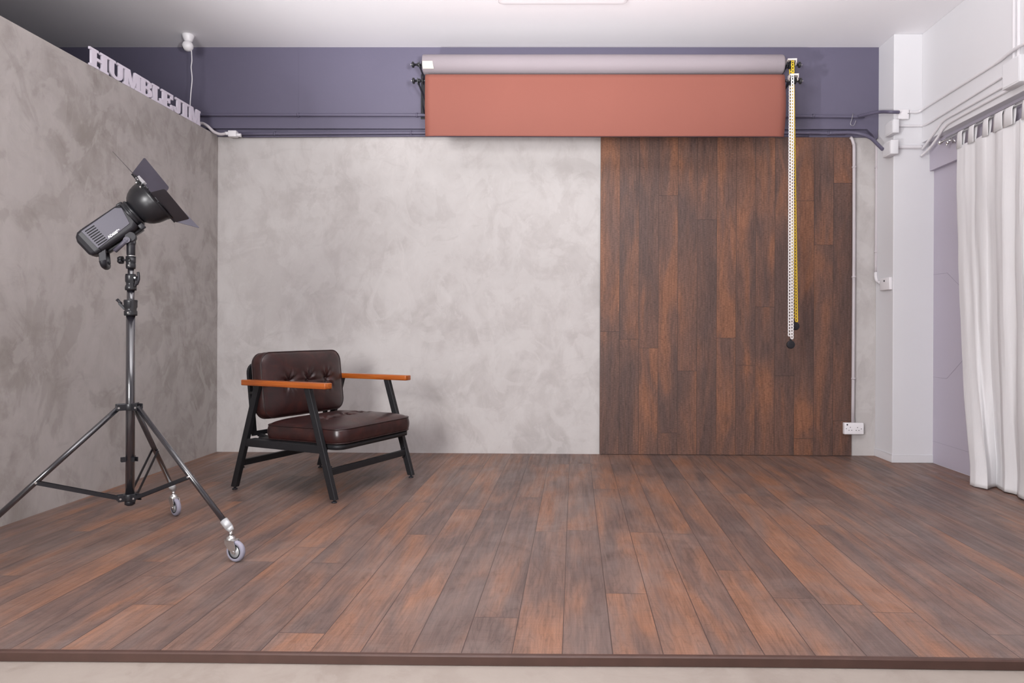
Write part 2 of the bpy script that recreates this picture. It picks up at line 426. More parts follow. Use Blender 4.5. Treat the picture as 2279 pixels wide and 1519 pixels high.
# ------------------------------------------------------------------ armchair
ch_rot = Matrix.Rotation(math.radians(-23.5), 3, 'Z')
ch = thing('armchair', 'oxblood leather armchair with black metal frame and orange wooden armrests', 'armchair', (-1.492, 4.407, 0), ch_rot)
def lerp(a, b_, t): return a + (b_ - a) * t
SY = .371
def legx(side, z):   # side -1 rear, +1 front
    return lerp(.402, .197, z / .65) if side > 0 else lerp(-.397, -.200, z / .65)
for sy in (-1, 1):
    for sx in (1, -1):
        lw = MB(); z0, z1 = .018, .652
        x0, x1 = legx(sx, z0), legx(sx, z1); y = sy * SY; hx, hy = .021, .015
        vs = [(x + a * hx, y + c * hy, z) for x, z in ((x0, z0), (x1, z1)) for a, c in ((-1, -1), (1, -1), (1, 1), (-1, 1))]
        lw.add(vs, [(0, 3, 2, 1), (4, 5, 6, 7), (0, 1, 5, 4), (1, 2, 6, 5), (2, 3, 7, 6), (3, 0, 4, 7)])
        leg = lw.build('leg', 'black', ch, bevel=.003)
        ft = MB(); ft.cyl((x0, y, .008), (x0, y, .020), .007); ft.lathe([(0, 0), (0, .016), (.006, .016), (.010, .009), (.010, 0)], (x0, y, 0), (0, 0, 1), 20)
        ft.build('foot', 'plastic', leg)
    # side rail
    MB().box((legx(-1, .3) - .01, sy * SY - .013, .276), (legx(1, .3) + .01, sy * SY + .013, .322)).build('side_rail', 'black', ch, bevel=.003)
    # armrest: chamfered board
    am = MB(); am.rbox((-.298, sy * (SY + .012) - .030, .652), (.362, sy * (SY + .012) + .030, .686), .005, 3)
    am.build('armrest', 'armwood', ch)
for sx in (1, -1):
    zc = .168; x = legx(sx, zc)
    MB().box((x - .013, -SY + .015, zc - .019), (x + .013, SY - .015, zc + .019)).build('stretcher', 'black', ch, bevel=.003)
    for sy in (-1, 1):
        for dz in (-.03, .03): MB().cyl((x + sx * .0, sy * (SY - .015), zc + dz), (x, sy * (SY - .028), zc + dz), .006, n=12).build('bolt', 'satin', ch)
# seat tray
rr = [(p[0] + .075, p[1]) for p in rounded_rect(.338, .343, .06)]
MB().prism(rr, (0, 0, .296), (1, 0, 0), (0, 1, 0), (0, 0, 1), .030, True).build('seat_frame', 'black', ch)
for y in (-.357, .357): MB().box((-.27, min(y, y - math.copysign(.03, y)), .298), (.27, max(y, y - math.copysign(.03, y)), .322)).build('seat_bracket', 'black', ch)

def cushion(hx, hy, T, r, crown, buttons, edge=.012, N=112, crown_b=.0, pz=3.2):
    """cushion centred at origin: thickness T, crowned top with pulled-in buttons"""
    def square_to_round(a, c):
        # ray from centre: scale from square boundary to rounded rect boundary
        m = max(abs(a), abs(c))
        if m < 1e-9: return 0.0, 0.0
        dx, dy = a / m * hx, c / m * hy
        # boundary intersection with rounded rect along (dx,dy)
        k = 1.0; cx, cy = hx - r, hy - r
        if abs(dx) > cx and abs(dy) > cy:
            ex, ey = abs(dx), abs(dy); A = ex * ex + ey * ey; B = -2 * (ex * cx + ey * cy); C_ = cx * cx + cy * cy - r * r
            k = (-B + math.sqrt(max(B * B - 4 * A * C_, 0))) / (2 * A)
        return dx * k * m, dy * k * m
    vs = []; fs = []
    def height(x, y, m):
        z = crown * (1 - m ** pz) + .001 * noise.noise(V((x * 9, y * 9, T * 30))) 
        # gentle roll-off toward the seam
        z -= edge * .5 * max(0, (m - .9) / .1) ** 2
        for bx, by in buttons:
            dx, dy = x - bx, y - by; d = math.hypot(dx, dy); th = math.atan2(dy, dx)
            z -= (crown * .62 + .004) * math.exp(-(d / .030) ** 1.4)
            wr = math.cos(th * 7 + bx * 40 + by * 23 + 1.5 * math.sin(th * 2)) * math.exp(-((d - .038) / .034) ** 2)
            z += .0062 * wr
        # a shallow crease that joins the buttons
        if buttons:
            bx = sum(q[0] for q in buttons) / len(buttons); lim = max(abs(q[1]) for q in buttons) + .02
            if abs(y) < lim: z -= .005 * math.exp(-((x - bx) / .012) ** 2)
        return z
    idx = {}
    for i in range(N + 1):
        for j in range(N + 1):
            a, c = 2 * i / N - 1, 2 * j / N - 1
            x, y = square_to_round(a, c); m = max(abs(a), abs(c))
            idx[i, j] = len(vs); vs.append((x, y, T / 2 + height(x, y, m)))
    for i in range(N):
        for j in range(N): fs.append((idx[i, j], idx[i + 1, j], idx[i + 1, j + 1], idx[i, j + 1]))
    ring = [(i, 0) for i in range(N)] + [(N, j) for j in range(N)] + [(i, N) for i in range(N, 0, -1)] + [(0, j) for j in range(N, 0, -1)]
    rp = [V(vs[idx[p]]) for p in ring]; prev = [idx[p] for p in ring]
    K = 7; seam = [p.copy() for p in rp]
    for k in range(1, K + 1):
        t = k / K; z = T / 2 - edge * .5 - (T - edge) * t; out = .008 * math.sin(PI * t)
        cur = []
        for p in rp:
            q = V((p.x, p.y, 0)); d = q.normalized(); w = out + .0015 * noise.noise(V((p.x * 20, p.y * 20, z * 30)))
            cur.append(len(vs)); vs.append((p.x + d.x * w, p.y + d.y * w, z))
        L_ = len(cur)
        for q in range(L_): fs.append((prev[q], cur[q], cur[(q + 1) % L_], prev[(q + 1) % L_]))
        prev = cur
    bot = [V(vs[q]) for q in prev]
    c0 = len(vs); vs.append((0, 0, -T / 2 - crown_b))
    mid = []
    for p in bot: mid.append(len(vs)); vs.append((p.x * .92, p.y * .92, -T / 2 - crown_b))
    L_ = len(mid)
    for q in range(L_):
        fs.append((prev[q], mid[q], mid[(q + 1) % L_], prev[(q + 1) % L_])); fs.append((mid[q], c0, mid[(q + 1) % L_]))
    return vs, fs, seam, bot
def place_cushion(name, mtx, buttons, **kw):
    vs, fs, seam, bot = cushion(buttons=buttons, **kw)
    mb = MB(); mb.add([mtx @ V(v) for v in vs], fs, True)
    o = mb.build(name, 'leather', ch)
    for lst in (seam, bot):
        p = MB(); p.tube([mtx @ (q + V((q.x, q.y, 0)).normalized() * .0012) for q in lst], .0034, 8, True); p.build('piping', 'piping', o)
    for bx, by in buttons:
        p = MB()
        z = kw['T'] / 2 + kw['crown'] * .33 - .006
        p.add([mtx @ V(v) for v in MBs((bx, by, z), .009)[0]], MBs((bx, by, z), .009)[1], True)
        p.build('button', 'leather', o)
def MBs(c, r):
    t = MB().sphere(c, r, 12, 8, (1, 1, .5)); return t.v, t.f
seat_m = Matrix.Translation((.122, 0, .3715)) @ Matrix.Rotation(math.radians(-.5), 4, 'Y')
place_cushion('seat_cushion', seat_m, [(.03, -.16), (.03, 0), (.03, .16)], hx=.300, hy=.348, T=.094, r=.07, crown=.040)
rec = math.radians(6.5)
# back cushion: local x -> down, y -> lateral, z -> forward
bn = V((math.cos(rec), 0, math.sin(rec))); bup = V((-math.sin(rec), 0, math.cos(rec)))
bm_ = Matrix(((-bup.x, 0, bn.x, -.228), (0, 1, 0, 0), (-bup.z, 0, bn.z, .648), (0, 0, 0, 1)))
bm_ = Matrix(((-bup.x, 0, bn.x, -.222), (-bup.y, 1, bn.y, 0), (-bup.z, 0, bn.z, .644), (0, 0, 0, 1)))
place_cushion('back_cushion', bm_, [(-.012, -.160), (-.012, .01), (-.012, .18)], hx=.203, hy=.350, T=.088, r=.075, crown=.034)
# back frame: bent flat bar behind the cushion
pts = [(p[0], p[1] + (0)) if p[0] > 0 else (-.222 if p[0] < -.17 else p[0], math.copysign(.330, p[1]) if p[0] < -.1 else p[1]) for p in rounded_rect(.232, .330, .065)]
b = MB(); c0 = V((-.312, 0, .553))
def bfp(p, off): return c0 + bup * p[0] + V((0, 1, 0)) * p[1] + bn * off
n = len(pts); inner = [(p[0] * .875, p[1] * .915) for p in pts]
vs = [bfp(p, .006) for p in pts] + [bfp(p, .006) for p in inner] + [bfp(p, -.012) for p in pts] + [bfp(p, -.012) for p in inner]
fs = []
for i in range(n):
    j = (i + 1) % n
    fs += [(i, j, n + j, n + i), (2 * n + i, 3 * n + i, 3 * n + j, 2 * n + j), (i, 2 * n + i, 2 * n + j, j), (n + i, n + j, 3 * n + j, 3 * n + i)]
b.add(vs, fs); b.build('back_frame', 'black', ch)
for y in (-.27, .27): MB().bar((-.30, y, .335), (-.21, y, .312), .02, .024, ref=(0, 1, 0)).build('back_bracket', 'black', ch)
for sy in (-1, 1): MB().bar((-.215, sy * .360, .60), (-.316, sy * .322, .60), .03, .012, ref=(0, 0, 1)).build('back_bracket', 'black', ch)

# ------------------------------------------------------------------ rolling light stand
SC = V((-1.940, 3.085, 0))
st = thing('light_stand', 'black three-legged rolling light stand with grey castors in front of the partition', 'light stand', SC)
def zy(v, Y=3.11): return 1 + (733 - v) / (1519 / Y)
main = MB().cyl((0, 0, .212), (0, 0, 1.06), .0185, n=32).build('pole', 'gloss', st)
MB().cyl((0, 0, 1.05), (0, 0, 1.18), .0160, n=32).build('pole', 'gloss', st)
MB().cyl((0, 0, 1.17), (0, 0, 1.28), .0130, n=32).build('pole', 'gloss', st)
b = MB(); b.lathe([(1.055, .0185), (1.055, .026), (1.06, .027), (1.075, .027), (1.078, .024), (1.088, .024), (1.094, .027), (1.115, .0275), (1.121, .0285), (1.127, .027), (1.127, .016)], (0, 0, 0), (0, 0, 1), 32)
b.bar((.018, -.012, 1.06), (.018, -.012, 1.125), .018, .02)
c3 = b.build('collar', 'satin', st)
kb = MB(); kb.bar((-.022, -.008, 1.085), (-.045, -.012, 1.112), .012, .010); kb.cyl((-.036, -.010, 1.108), (-.054, -.014, 1.128), .006, .007, 12); kb.build('lever', 'plastic', c3)
MB().cyl((.006, -.027, 1.068), (.006, -.031, 1.068), .004, n=10).build('screw', 'silver', c3)
b = MB(); b.lathe([(1.170, .016), (1.170, .0225), (1.18, .024), (1.190, .0225), (1.196, .019), (1.205, .0195), (1.210, .0225), (1.235, .0225), (1.244, .021), (1.244, .013)], (0, 0, 0), (0, 0, 1), 32)
b.bar((.016, -.010, 1.175), (.016, -.010, 1.24), .016, .02)
c2 = b.build('collar', 'satin', st)
kb = MB(); kb.cyl((.02, -.008, 1.222), (.040, -.012, 1.222), .010, .013, 16)
kb.tube(smoothpath([(.036, -.014, 1.196), (.044, -.016, 1.212), (.046, -.016, 1.232), (.042, -.015, 1.252)], 4), .0055, 8)
kb.tube(smoothpath([(.036, -.014, 1.225), (.034, -.014, 1.205), (.026, -.012, 1.188)], 4), .007, 8)
kb.build('clamp_knob', 'plastic', c2)
MB().cyl((.032, -.022, 1.226), (.034, -.027, 1.226), .004, n=10).build('screw', 'greycast', c2)
b = MB(); b.lathe([(1.268, .013), (1.268, .0185), (1.276, .020), (1.288, .020), (1.292, .0185), (1.297, .0198), (1.324, .0205), (1.324, .008)], (0, 0, 0), (0, 0, 1), 32)
c1 = b.build('collar', 'satin', st)
kb = MB(); kb.cyl((-.02, 0, 1.308), (-.040, 0, 1.308), .0045, n=12)
for k in range(5):
    a = 2 * PI * k / 5; kb.cyl((-.038, math.cos(a) * .008, 1.308 + math.sin(a) * .010), (-.054, math.cos(a) * .008, 1.308 + math.sin(a) * .010), .008, n=12)
kb.build('clamp_knob', 'plastic', c1)
kb = MB(); kb.lathe([(0, .0095), (.003, .0095), (.003, .0065), (0, .0065)], (.003, -.020, 1.308), (0, -1, 0), 16); kb.build('ring', 'void', c1)
MB().cyl((.004, -.0195, 1.282), (.004, -.023, 1.282), .0035, n=10).build('screw', 'silver', c1)
b = MB(); b.cyl((0, 0, 1.324), (0, 0, 1.329), .0165, n=24); b.build('spigot', 'silver', st)
ang = [math.radians(-16.8), math.radians(101.5), math.radians(222.4)]
# upper and lower leg brackets: Y shaped plates with rivets
def hub(z0, z1, r, nm):
    b = MB(); b.cyl((0, 0, z0), (0, 0, z1), .028, n=28)
    for a in ang:
        d = V((math.cos(a), math.sin(a), 0)); p = V((-d.y, d.x, 0))
        for s_ in (-1, 1):
            q0 = d * .018 + p * s_ * .015; q1 = d * r + p * s_ * .015; zm = (z0 + z1) / 2
            b.bar(q0 + V((0, 0, zm)), q1 + V((0, 0, zm)), .0045 if False else (z1 - z0), .0045, ref=p)
    return b
ub = hub(.627, .657, .056, 'b').build('leg_bracket', 'satin', st, bevel=.003)
lb = hub(.217, .247, .050, 'b').build('leg_bracket', 'satin', st, bevel=.003)
for root, z, r in ((ub, .640, .048), (lb, .230, .040)):
    for a in ang:
        d = V((math.cos(a), math.sin(a), 0)); p = V((-d.y, d.x, 0))
        MB().cyl(d * r - p * .019 + V((0, 0, z)), d * r + p * .019 + V((0, 0, z)), .0045, n=12).build('rivet', 'silver', root)
b = MB().lathe([(0, .0), (0, .019), (-.006, .021), (-.018, .021), (-.024, .012), (-.024, 0)], (0, 0, .217), (0, 0, 1), 24); b.build('end_cap', 'plastic', st)
for a in ang:
    b = MB()
    d = V((math.cos(a), math.sin(a), 0)); p = V((-d.y, d.x, 0)); o = d * .019 + V((0, 0, .404))
    for s_ in (-1, 1): b.bar(o + p * s_ * .009, o + p * s_ * .009 + d * .017, .020, .003, ref=p)
    b.bar(o - p * .009, o + p * .009, .02, .004, ref=d)
    b.build('leg_clip', 'satin', st)
def legz(r): return lerp(.640, .150, (r - .045) / (.548 - .045))
cast_dir = [math.radians(-18), math.radians(-38), math.radians(200)]
for k, a in enumerate(ang):
    d = V((math.cos(a), math.sin(a), 0)); p = V((-d.y, d.x, 0))
    lg = MB().cyl(d * .045 + V((0, 0, legz(.045))), d * .560 + V((0, 0, legz(.560))), .0118, n=24).build('leg', 'gloss', st)
    # twin brace to the lower bracket
    rb = .345 if k != 2 else .345
    if k == 1:
        rb = .30
    pj = d * rb + V((0, 0, legz(rb)))
    for s_ in (-1, 1):
        bo = MB().bar(d * .040 + p * s_ * .0145 + V((0, 0, .232)), pj + p * s_ * .0145, .016, .003, ref=p).build('brace', 'satin', st)
    MB().cyl(pj - p * .018, pj + p * .018, .0045, n=12).build('rivet', 'silver', bo)
    # castor
    e = d * .548 + V((0, 0, legz(.548))); ax = (d * .515 - V((0, 0, .49))).normalized()
    sk = MB(); sk.cyl(e - ax * .030, e + ax * .012, .0165, n=24); sk.cyl(e + ax * .010, e + ax * .030, .0165, .010, 24)
    sk.build('castor_socket', 'greycast', lg)
    top = e + ax * .022; top = V((top.x, top.y, 0)); h = .118
    cd = V((math.cos(cast_dir[k]), math.sin(cast_dir[k]), 0)); cp = V((-cd.y, cd.x, 0)); R_ = .0455
    wc = top + cd * .028 + V((0, 0, R_))
    fk = MB(); fk.cyl(top + V((0, 0, .100)), top + V((0, 0, h + .012)), .007, n=14)
    fk.lathe([(.088, .0), (.088, .018), (.094, .021), (.098, .018), (.103, .017), (.106, .011), (.112, .010)], top, (0, 0, 1), 24)
    for s_ in (-1, 1):
        pl = [(-.019, .092), (.030, .092), (.040, .066), (.037, .040), (.028, .036), (.019, .040), (-.004, .060), (-.017, .076)]
        fk.prism(pl, top + cp * (s_ * .0165) - cp * .001, cd, (0, 0, 1), cp, .002)
    fk.bar(top + V((0, 0, .092)) - cd * .019, top + V((0, 0, .092)) + cd * .030, .034, .003, ref=(0, 0, 1)) if False else fk.prism([(-.019, -.0175), (.030, -.0175), (.030, .0175), (-.019, .0175)], top + V((0, 0, .090)), cd, cp, (0, 0, 1), .003)
    fk.cyl(wc - cp * .020, wc + cp * .020, .005, n=12)
    fk.build('castor_fork', 'silver', lg)
    wh = MB(); wh.lathe([(-.011, .030), (-.011, .036), (-.0105, .041), (-.006, .0447), (0, .0455), (.006, .0447), (.0105, .041), (.011, .036), (.011, .030), (-.011, .030)], wc, cp, 40)
    wh.cur = 1; wh.lathe([(-.0115, .026), (-.0115, .0305), (.0115, .0305), (.0115, .026)], wc, cp, 40)
    wh.cur = 2; wh.lathe([(-.0125, .0), (-.0125, .009), (-.006, .013), (-.008, .026), (.008, .026), (.006, .013), (.0125, .009), (.0125, .0)], wc, cp, 40)
    wh.build('wheel', ['rubber', 'void', 'greycast'], lg)

# ------------------------------------------------------------------ studio strobe
a_ = V((.70, .318, .64)).normalized(); s_v = a_.cross(V((0, 0, 1))).normalized(); u_ = s_v.cross(a_).normalized()
O = PY(340.5, 442, 3.15)
Rm = Matrix((a_, -s_v, u_)).transposed()
sb = thing('studio_strobe', 'black studio flash head with open barn doors mounted on the rolling stand', 'studio light', O, Rm)
# local: x forward along the lamp axis, -y toward the photographer, z up
AX = -.008
def cshell(x0, x1, hy, z0, z1, r, r0=0.0):
    """body shell with rounded cross-section between x0 and x1"""
    return [(x0, x1, hy, z0, z1, r)]
def loft(mb, secs, seg=6):
    """secs: (x, cy, cz, hy, hz, r)"""
    rings = []; allv = []
    for x, cy, cz, hy, hz, r in secs:
        pr = rounded_rect(hy, hz, r, seg); rings.append(len(allv)); allv += [(x, cy + p[0], cz + p[1]) for p in pr]; m_ = len(pr)
    fs = []
    for i in range(len(secs) - 1):
        A, B = rings[i], rings[i + 1]
        fs += [(A + k, A + (k + 1) % m_, B + (k + 1) % m_, B + k) for k in range(m_)]
    fs.append(tuple(range(rings[0], rings[0] + m_))); fs.append(tuple(range(rings[-1], rings[-1] + m_)))
    mb.add(allv, fs, False)
b = MB()
loft(b, [(-.362, 0, -.020, .042, .036, .012), (-.352, 0, -.018, .054, .050, .014), (-.335, 0, -.016, .060, .060, .016), (-.312, 0, -.015, .061, .062, .016),
         (-.311, 0, -.015, .059, .060, .016), (-.309, 0, -.015, .061, .062, .016), (-.150, 0, -.014, .062, .064, .018), (-.128, 0, -.012, .062, .063, .030)])
body = b.build('body', 'plastic', sb, bevel=.002)
# raised side panels with cooling slots
for sy in (-1, 1):
    y0 = sy * .0605
    pb = MB(); pl = [(-.316, -.062), (-.318, .028), (-.135, .036), (-.150, -.002), (-.150, -.056)]
    if sy < 0: pl = [(-.316, -.060), (-.318, .036), (-.150, .042), (-.128, .026), (-.147, -.046)]
    pb.prism(pl, (0, y0, 0), (1, 0, 0), (0, 0, 1), (0, sy, 0), .004)
    pan = pb.build('side_panel', 'panel', body, bevel=.0012)
    for k in range(8):
        z = .026 - k * .0107; sl = MB()
        sl.rbox((-.307, sy * .0648 - .0009, z - .0023), (-.262, sy * .0648 + .0009, z + .0023), .0008, 1)
        sl.build('cooling_slot', 'void', body)
# collar between body and reflector
b = MB(); b.lathe([(-.132, .0), (-.132, .058), (-.128, .064), (-.118, .066), (-.116, .061), (-.111, .061), (-.109, .065), (-.101, .065), (-.099, .060), (-.095, .056), (-.092, .050)], (0, 0, AX), (1, 0, 0), 48)
b.rbox((-.140, -.014, .048), (-.112, .014, .062), .004, 2)
b.build('mount_ring', 'satin', sb)
MB().rbox((-.130, -.045, -.092), (-.106, -.02, -.066), .003, 2).build('release_button', 'plastic', sb)
# reflector bowl (with inner wall)
prof = [(-.098, .050), (-.094, .060), (-.085, .0715), (-.070, .083), (-.050, .0925), (-.030, .0975), (-.012, .100), (-.006, .1035), (0, .1035), (0, .0985), (-.012, .0965), (-.035, .091), (-.060, .080), (-.085, .058), (-.092, .03), (-.092, 0)]
MB().lathe(prof, (0, 0, AX), (1, 0, 0), 64).build('reflector', 'satin', sb)
b = MB(); b.lathe([(-.002, .0), (-.001, .06), (0.0, .097)], (0, 0, AX), (1, 0, 0), 48); b.build('front_glass', 'glow', sb)
# square barn-door frame turned 45 degrees, local yz plane;  near = -y
Tp, Nn, Bo, Fa = V((0, 0, .141)), V((0, -.141, 0)), V((0, 0, -.141)), V((0, .141, 0))
fr = MB()
cor = [Tp, Nn, Bo, Fa]
for i in range(4):
    p0, p1 = cor[i] * .93, cor[(i + 1) % 4] * .93
    fr.bar(p0 + V((.004, 0, 0)), p1 + V((.004, 0, 0)), .014, .010, ref=(1, 0, 0))
fr.lathe([(-.004, .100), (-.004, .108), (.006, .108), (.006, .100), (-.004, .100)], (0, 0, AX * .5), (1, 0, 0), 48)
frame = fr.build('barn_door_frame', 'satin', sb)
bp = MB(); bp.bar(Tp * .62 + Nn * .22 + V((.012, -.0, .015)), Tp * .28 + Nn * .60 + V((.012, -.0, .015)), .012, .020, ref=(1, 0, 0)); bp.build('hinge_plate', 'glow', frame)
for q in (Tp * .52 + Nn * .34, Tp * .30 + Nn * .56):
    MB().cyl(q * .99 + V((-.010, -.01, .004)), q * .99 + V((-.006, -.018, .012)), .005, n=14).build('screw', 'silver', frame)
def flap(p0, p1, out, fwd, o, ln_, nm, chop=.0, mat='flap'):
    """door hinged on p0-p1 extending fwd along the lamp axis and o outward"""
    e = (V((fwd, 0, 0)) + out * o); p0 = p0 * .99; p1 = p1 * .99; hd_ = (p1 - p0).normalized()
    wd = (p1 - p0).length; L_ = e.length; ed = e.normalized(); nrm = hd_.cross(ed).normalized()
    c = .007
    pl = [(0, 0), (wd, 0), (wd + chop, L_ - c), (wd + chop - c * .4, L_ - c * .3), (wd + chop - c, L_), (-chop + c, L_), (-chop + c * .4, L_ - c * .3), (-chop, L_ - c)]
    f = MB().prism(pl, p0 + V((.008, 0, 0)), hd_, ed, nrm, .0012).build('barn_door', mat, sb)
    h = MB(); h.tube([p0 + V((.009, 0, 0)) + hd_ * .03, p1 + V((.009, 0, 0)) - hd_ * .03], .0035, 8)
    for t in (.3, .7): 
        q = p0.lerp(p1, t); h.cyl(q + V((.006, 0, 0)) - nrm * .006, q + V((.006, 0, 0)) + nrm * .006, .004, n=10)
    h.build('hinge', 'satin', f)
r2 = 1 / math.sqrt(2)
flap(Tp, Fa, V((0, r2, r2)), .087, .053, 0, 'b', mat='flap_lit')       # far upper door
flap(Nn, Bo, V((0, -r2, -r2)), .055, .034, 0, 'c')     # near lower door
flap(Tp, Nn, V((0, -r2, r2)), -.004, .136, 0, 'a')      # opened flat, seen edge-on
flap(Fa, Bo, V((0, r2, -r2)), .064, .100, 0, 'd', mat='flap_lit')
# tilt bracket and lever
q0 = V((-.198, 0, -.080))
inv = WM[sb].inverted()
def wl(p): return inv @ V(p)
top = V((SC.x, SC.y, 1.329))
b = MB(); b.cyl(top, top + V((0, 0, .055)), .0175, n=24); b.lathe([(0, .0175), (.012, .020), (.03, .019), (.05, .015)], top + V((0, 0, .045)), (0, 0, 1), 24)
hub_c = V((SC.x, SC.y, 1.412)); 
b.cyl(hub_c - s_v * .022, hub_c + s_v * .022, .022, n=28)
b.bar(hub_c + V((0, 0, -.03)), hub_c + V((0, 0, .0)), .036, .030, ref=s_v)
mp = WM[sb] @ V((-.19, 0, -.074))
b.bar(hub_c, mp, .030, .034, ref=s_v)
b.build('tilt_bracket', 'plastic', sb, world=True, bevel=.002)
b = MB(); pv = hub_c + s_v * .030 + V((-.014, 0, -.016)); tipp = PY(255, 559, pv.y - .01)
b.cyl(pv - s_v * .01, pv + s_v * .008, .0135, n=24); b.tube([pv, pv.lerp(tipp, .35), pv.lerp(tipp, .98), pv.lerp(tipp, 1.0)], [.0125, .0100, .0100, .005], 16)
lv = b.build('tilt_lever', 'panel', sb, world=True)
MB().cyl(pv + s_v * .008, pv + s_v * .0105, .0055, n=16).build('screw', 'panel', lv, world=True)
# mounting rail below the body
MB().rbox((-.30, -.022, -.092), (-.12, .022, -.074), .004, 2).build('mounting_rail', 'satin', sb)
# grip loop under the rear of the body
b = MB()
for sy in (-1, 1): MB().bar((-.300, sy * .045, -.058), (-.342, sy * .045, -.118), .030, .007, ref=(0, 1, 0)).build('grip_arm', 'plastic', sb, bevel=.003)
b2 = MB(); b2.tube(smoothpath([(-.338, -.048, -.108), (-.345, -.044, -.124), (-.348, -.02, -.130), (-.348, .02, -.130), (-.345, .044, -.124), (-.338, .048, -.108)], 5), .014, 10)
b2.build('grip', 'plastic', sb)
# printed model mark
def text_mesh(body_, size, parent, mtx, mat, name='printed_mark'):
    cu = bpy.data.curves.new('txt', 'FONT'); cu.body = body_; cu.size = size; cu.extrude = .0002; cu.offset = size * .03
    to = bpy.data.objects.new('txt', cu); COL.objects.link(to)
    bpy.context.view_layer.update()
    me = bpy.data.meshes.new_from_object(to); bpy.data.objects.remove(to)
    me.transform(mtx); me.materials.clear(); me.materials.append(M[mat])
    o = bpy.data.objects.new(name, me); COL.objects.link(o); o.parent = parent; WM[o] = WM[parent]; return o
tm = Matrix(((1, 0, 0, -.254), (0, 0, -1, -.0650), (0, 1, 0, -.0505), (0, 0, 0, 1)))
text_mesh('AD600', .0155, body, tm, 'ink')
tm2 = Matrix(((1, 0, 0, -.2085), (0, 0, -1, -.0650), (0, 1, 0, -.0440), (0, 0, 0, 1)))
text_mesh('Pro', .0085, body, tm2, 'ink')

# ------------------------------------------------------------------ letters on the partition
def rect(a0, b0, a1, b1): return [(a0, b0), (a1, b0), (a1, b1), (a0, b1)]
def arc(cx, cy, rx, ry, a0, a1, n=12): return [(cx + rx * math.cos(math.radians(a0 + (a1 - a0) * i / n)), cy + ry * math.sin(math.radians(a0 + (a1 - a0) * i / n))) for i in range(n + 1)]
SE = .13     # slab height
def letter_shapes(ch_):
    """polygons in a 1 x 1 box"""
    s = []
    if ch_ == 'H':
        for x in (.09, .60): s.append(rect(x, 0, x + .31, 1)); s += [rect(x - .09, 0, x + .38 if x > .5 else x + .38, SE), rect(x - .09, 1 - SE, x + .38, 1)]
        s = [rect(.08, 0, .36, 1), rect(.64, 0, .92, 1), rect(0, 0, .45, SE), rect(.55, 0, 1, SE), rect(0, 1 - SE, .45, 1), rect(.55, 1 - SE, 1, 1), rect(.36, .42, .64, .58)]
    elif ch_ == 'I': s = [rect(.22, 0, .78, 1), rect(0, 0, 1, SE), rect(0, 1 - SE, 1, 1)]
    elif ch_ == 'L': s = [rect(.10, 0, .50, 1), rect(0, 0, .8, SE), rect(0, 1 - SE, .66, 1), rect(.76, 0, 1, .36)]
    elif ch_ == 'E': s = [rect(.10, 0, .46, 1), rect(0, 0, 1, SE), rect(0, 1 - SE, 1, 1), rect(.82, 0, 1, .33), rect(.82, .67, 1, 1), rect(.46, .44, .66, .57), rect(.60, .36, .74, .65)]
    elif ch_ == 'U':
        out = [(.08, 1)] + arc(.5, .36, .42, .36, 180, 360, 18) + [(.92, 1), (.66, 1)] + arc(.5, .34, .16, .18, 360, 180, 12) + [(.34, 1)]
        s = [out, rect(0, 1 - SE, .44, 1), rect(.56, 1 - SE, 1, 1)]
    elif ch_ == 'J':
        out = [(.36, .96), (.80, .96)] + [(.80, .30)] + arc(.42, .30, .38, .30, 0, -150, 14) + [(.05, .34)] + [(.26, .34)] + arc(.36, .26, .12, .12, 180, 330, 6)[1:] + [(.46, .34)]
        out = [(.42, 1), (.42, .30), (.38, .20), (.30, .20), (.26, .36), (.0, .36), (.03, .14), (.14, .03), (.36, 0), (.62, .03), (.78, .13), (.82, .30), (.82, 1)]
        s = [out, rect(.22, 1 - SE, 1, 1)]
    elif ch_ == 'M':
        s = [rect(.07, 0, .25, 1), rect(.73, 0, .95, 1), rect(0, 0, .33, SE), rect(.62, 0, 1, SE), rect(0, 1 - SE, .27, 1), rect(.73, 1 - SE, 1, 1),
             [(.10, 1), (.36, 1), (.57, 0), (.40, 0)], [(.64, 1), (.90, 1), (.57, 0), (.44, 0)]]
    elif ch_ == 'B':
        o1 = [(.38, .50), (.38, 0), (.66, 0)] + arc(.66, .27, .34, .27, -90, 90, 14) + [(.66, .54), (.66, .40)] + arc(.62, .27, .09, .13, 90, -90, 8) + [(.5, .14), (.5, .40), (.62, .42), (.62, .54)]
        s = [rect(.08, 0, .44, 1), rect(0, 0, .6, SE), rect(0, 1 - SE, .6, 1), rect(.40, .44, .64, .58)]
        # bowls as C-shaped bands
        for cy, ry, rx in ((.29, .29, .42), (.76, .24, .38)):
            o_ = arc(.58, cy, rx, ry, -90, 90, 16); i_ = arc(.58, cy, rx * .36, ry * .45, 90, -90, 12)
            s.append(o_ + i_)
    return s
LT = [('H', 4.025, 4.191, 'first of the row'), ('U', 4.194, 4.338, 'second of the row, between H and M'),
      ('M', 4.335, 4.509, 'third of the row, between U and B'), ('B', 4.500, 4.632, 'between M and L'), ('L', 4.632, 4.752, 'between B and E'),
      ('E', 4.742, 4.879, 'between L and J'), ('J', 4.888, 4.992, 'between E and I'), ('I', 4.992, 5.080, 'between J and the last M'), ('M', 5.085, 5.242, 'last of the row, nearest the back wall')]
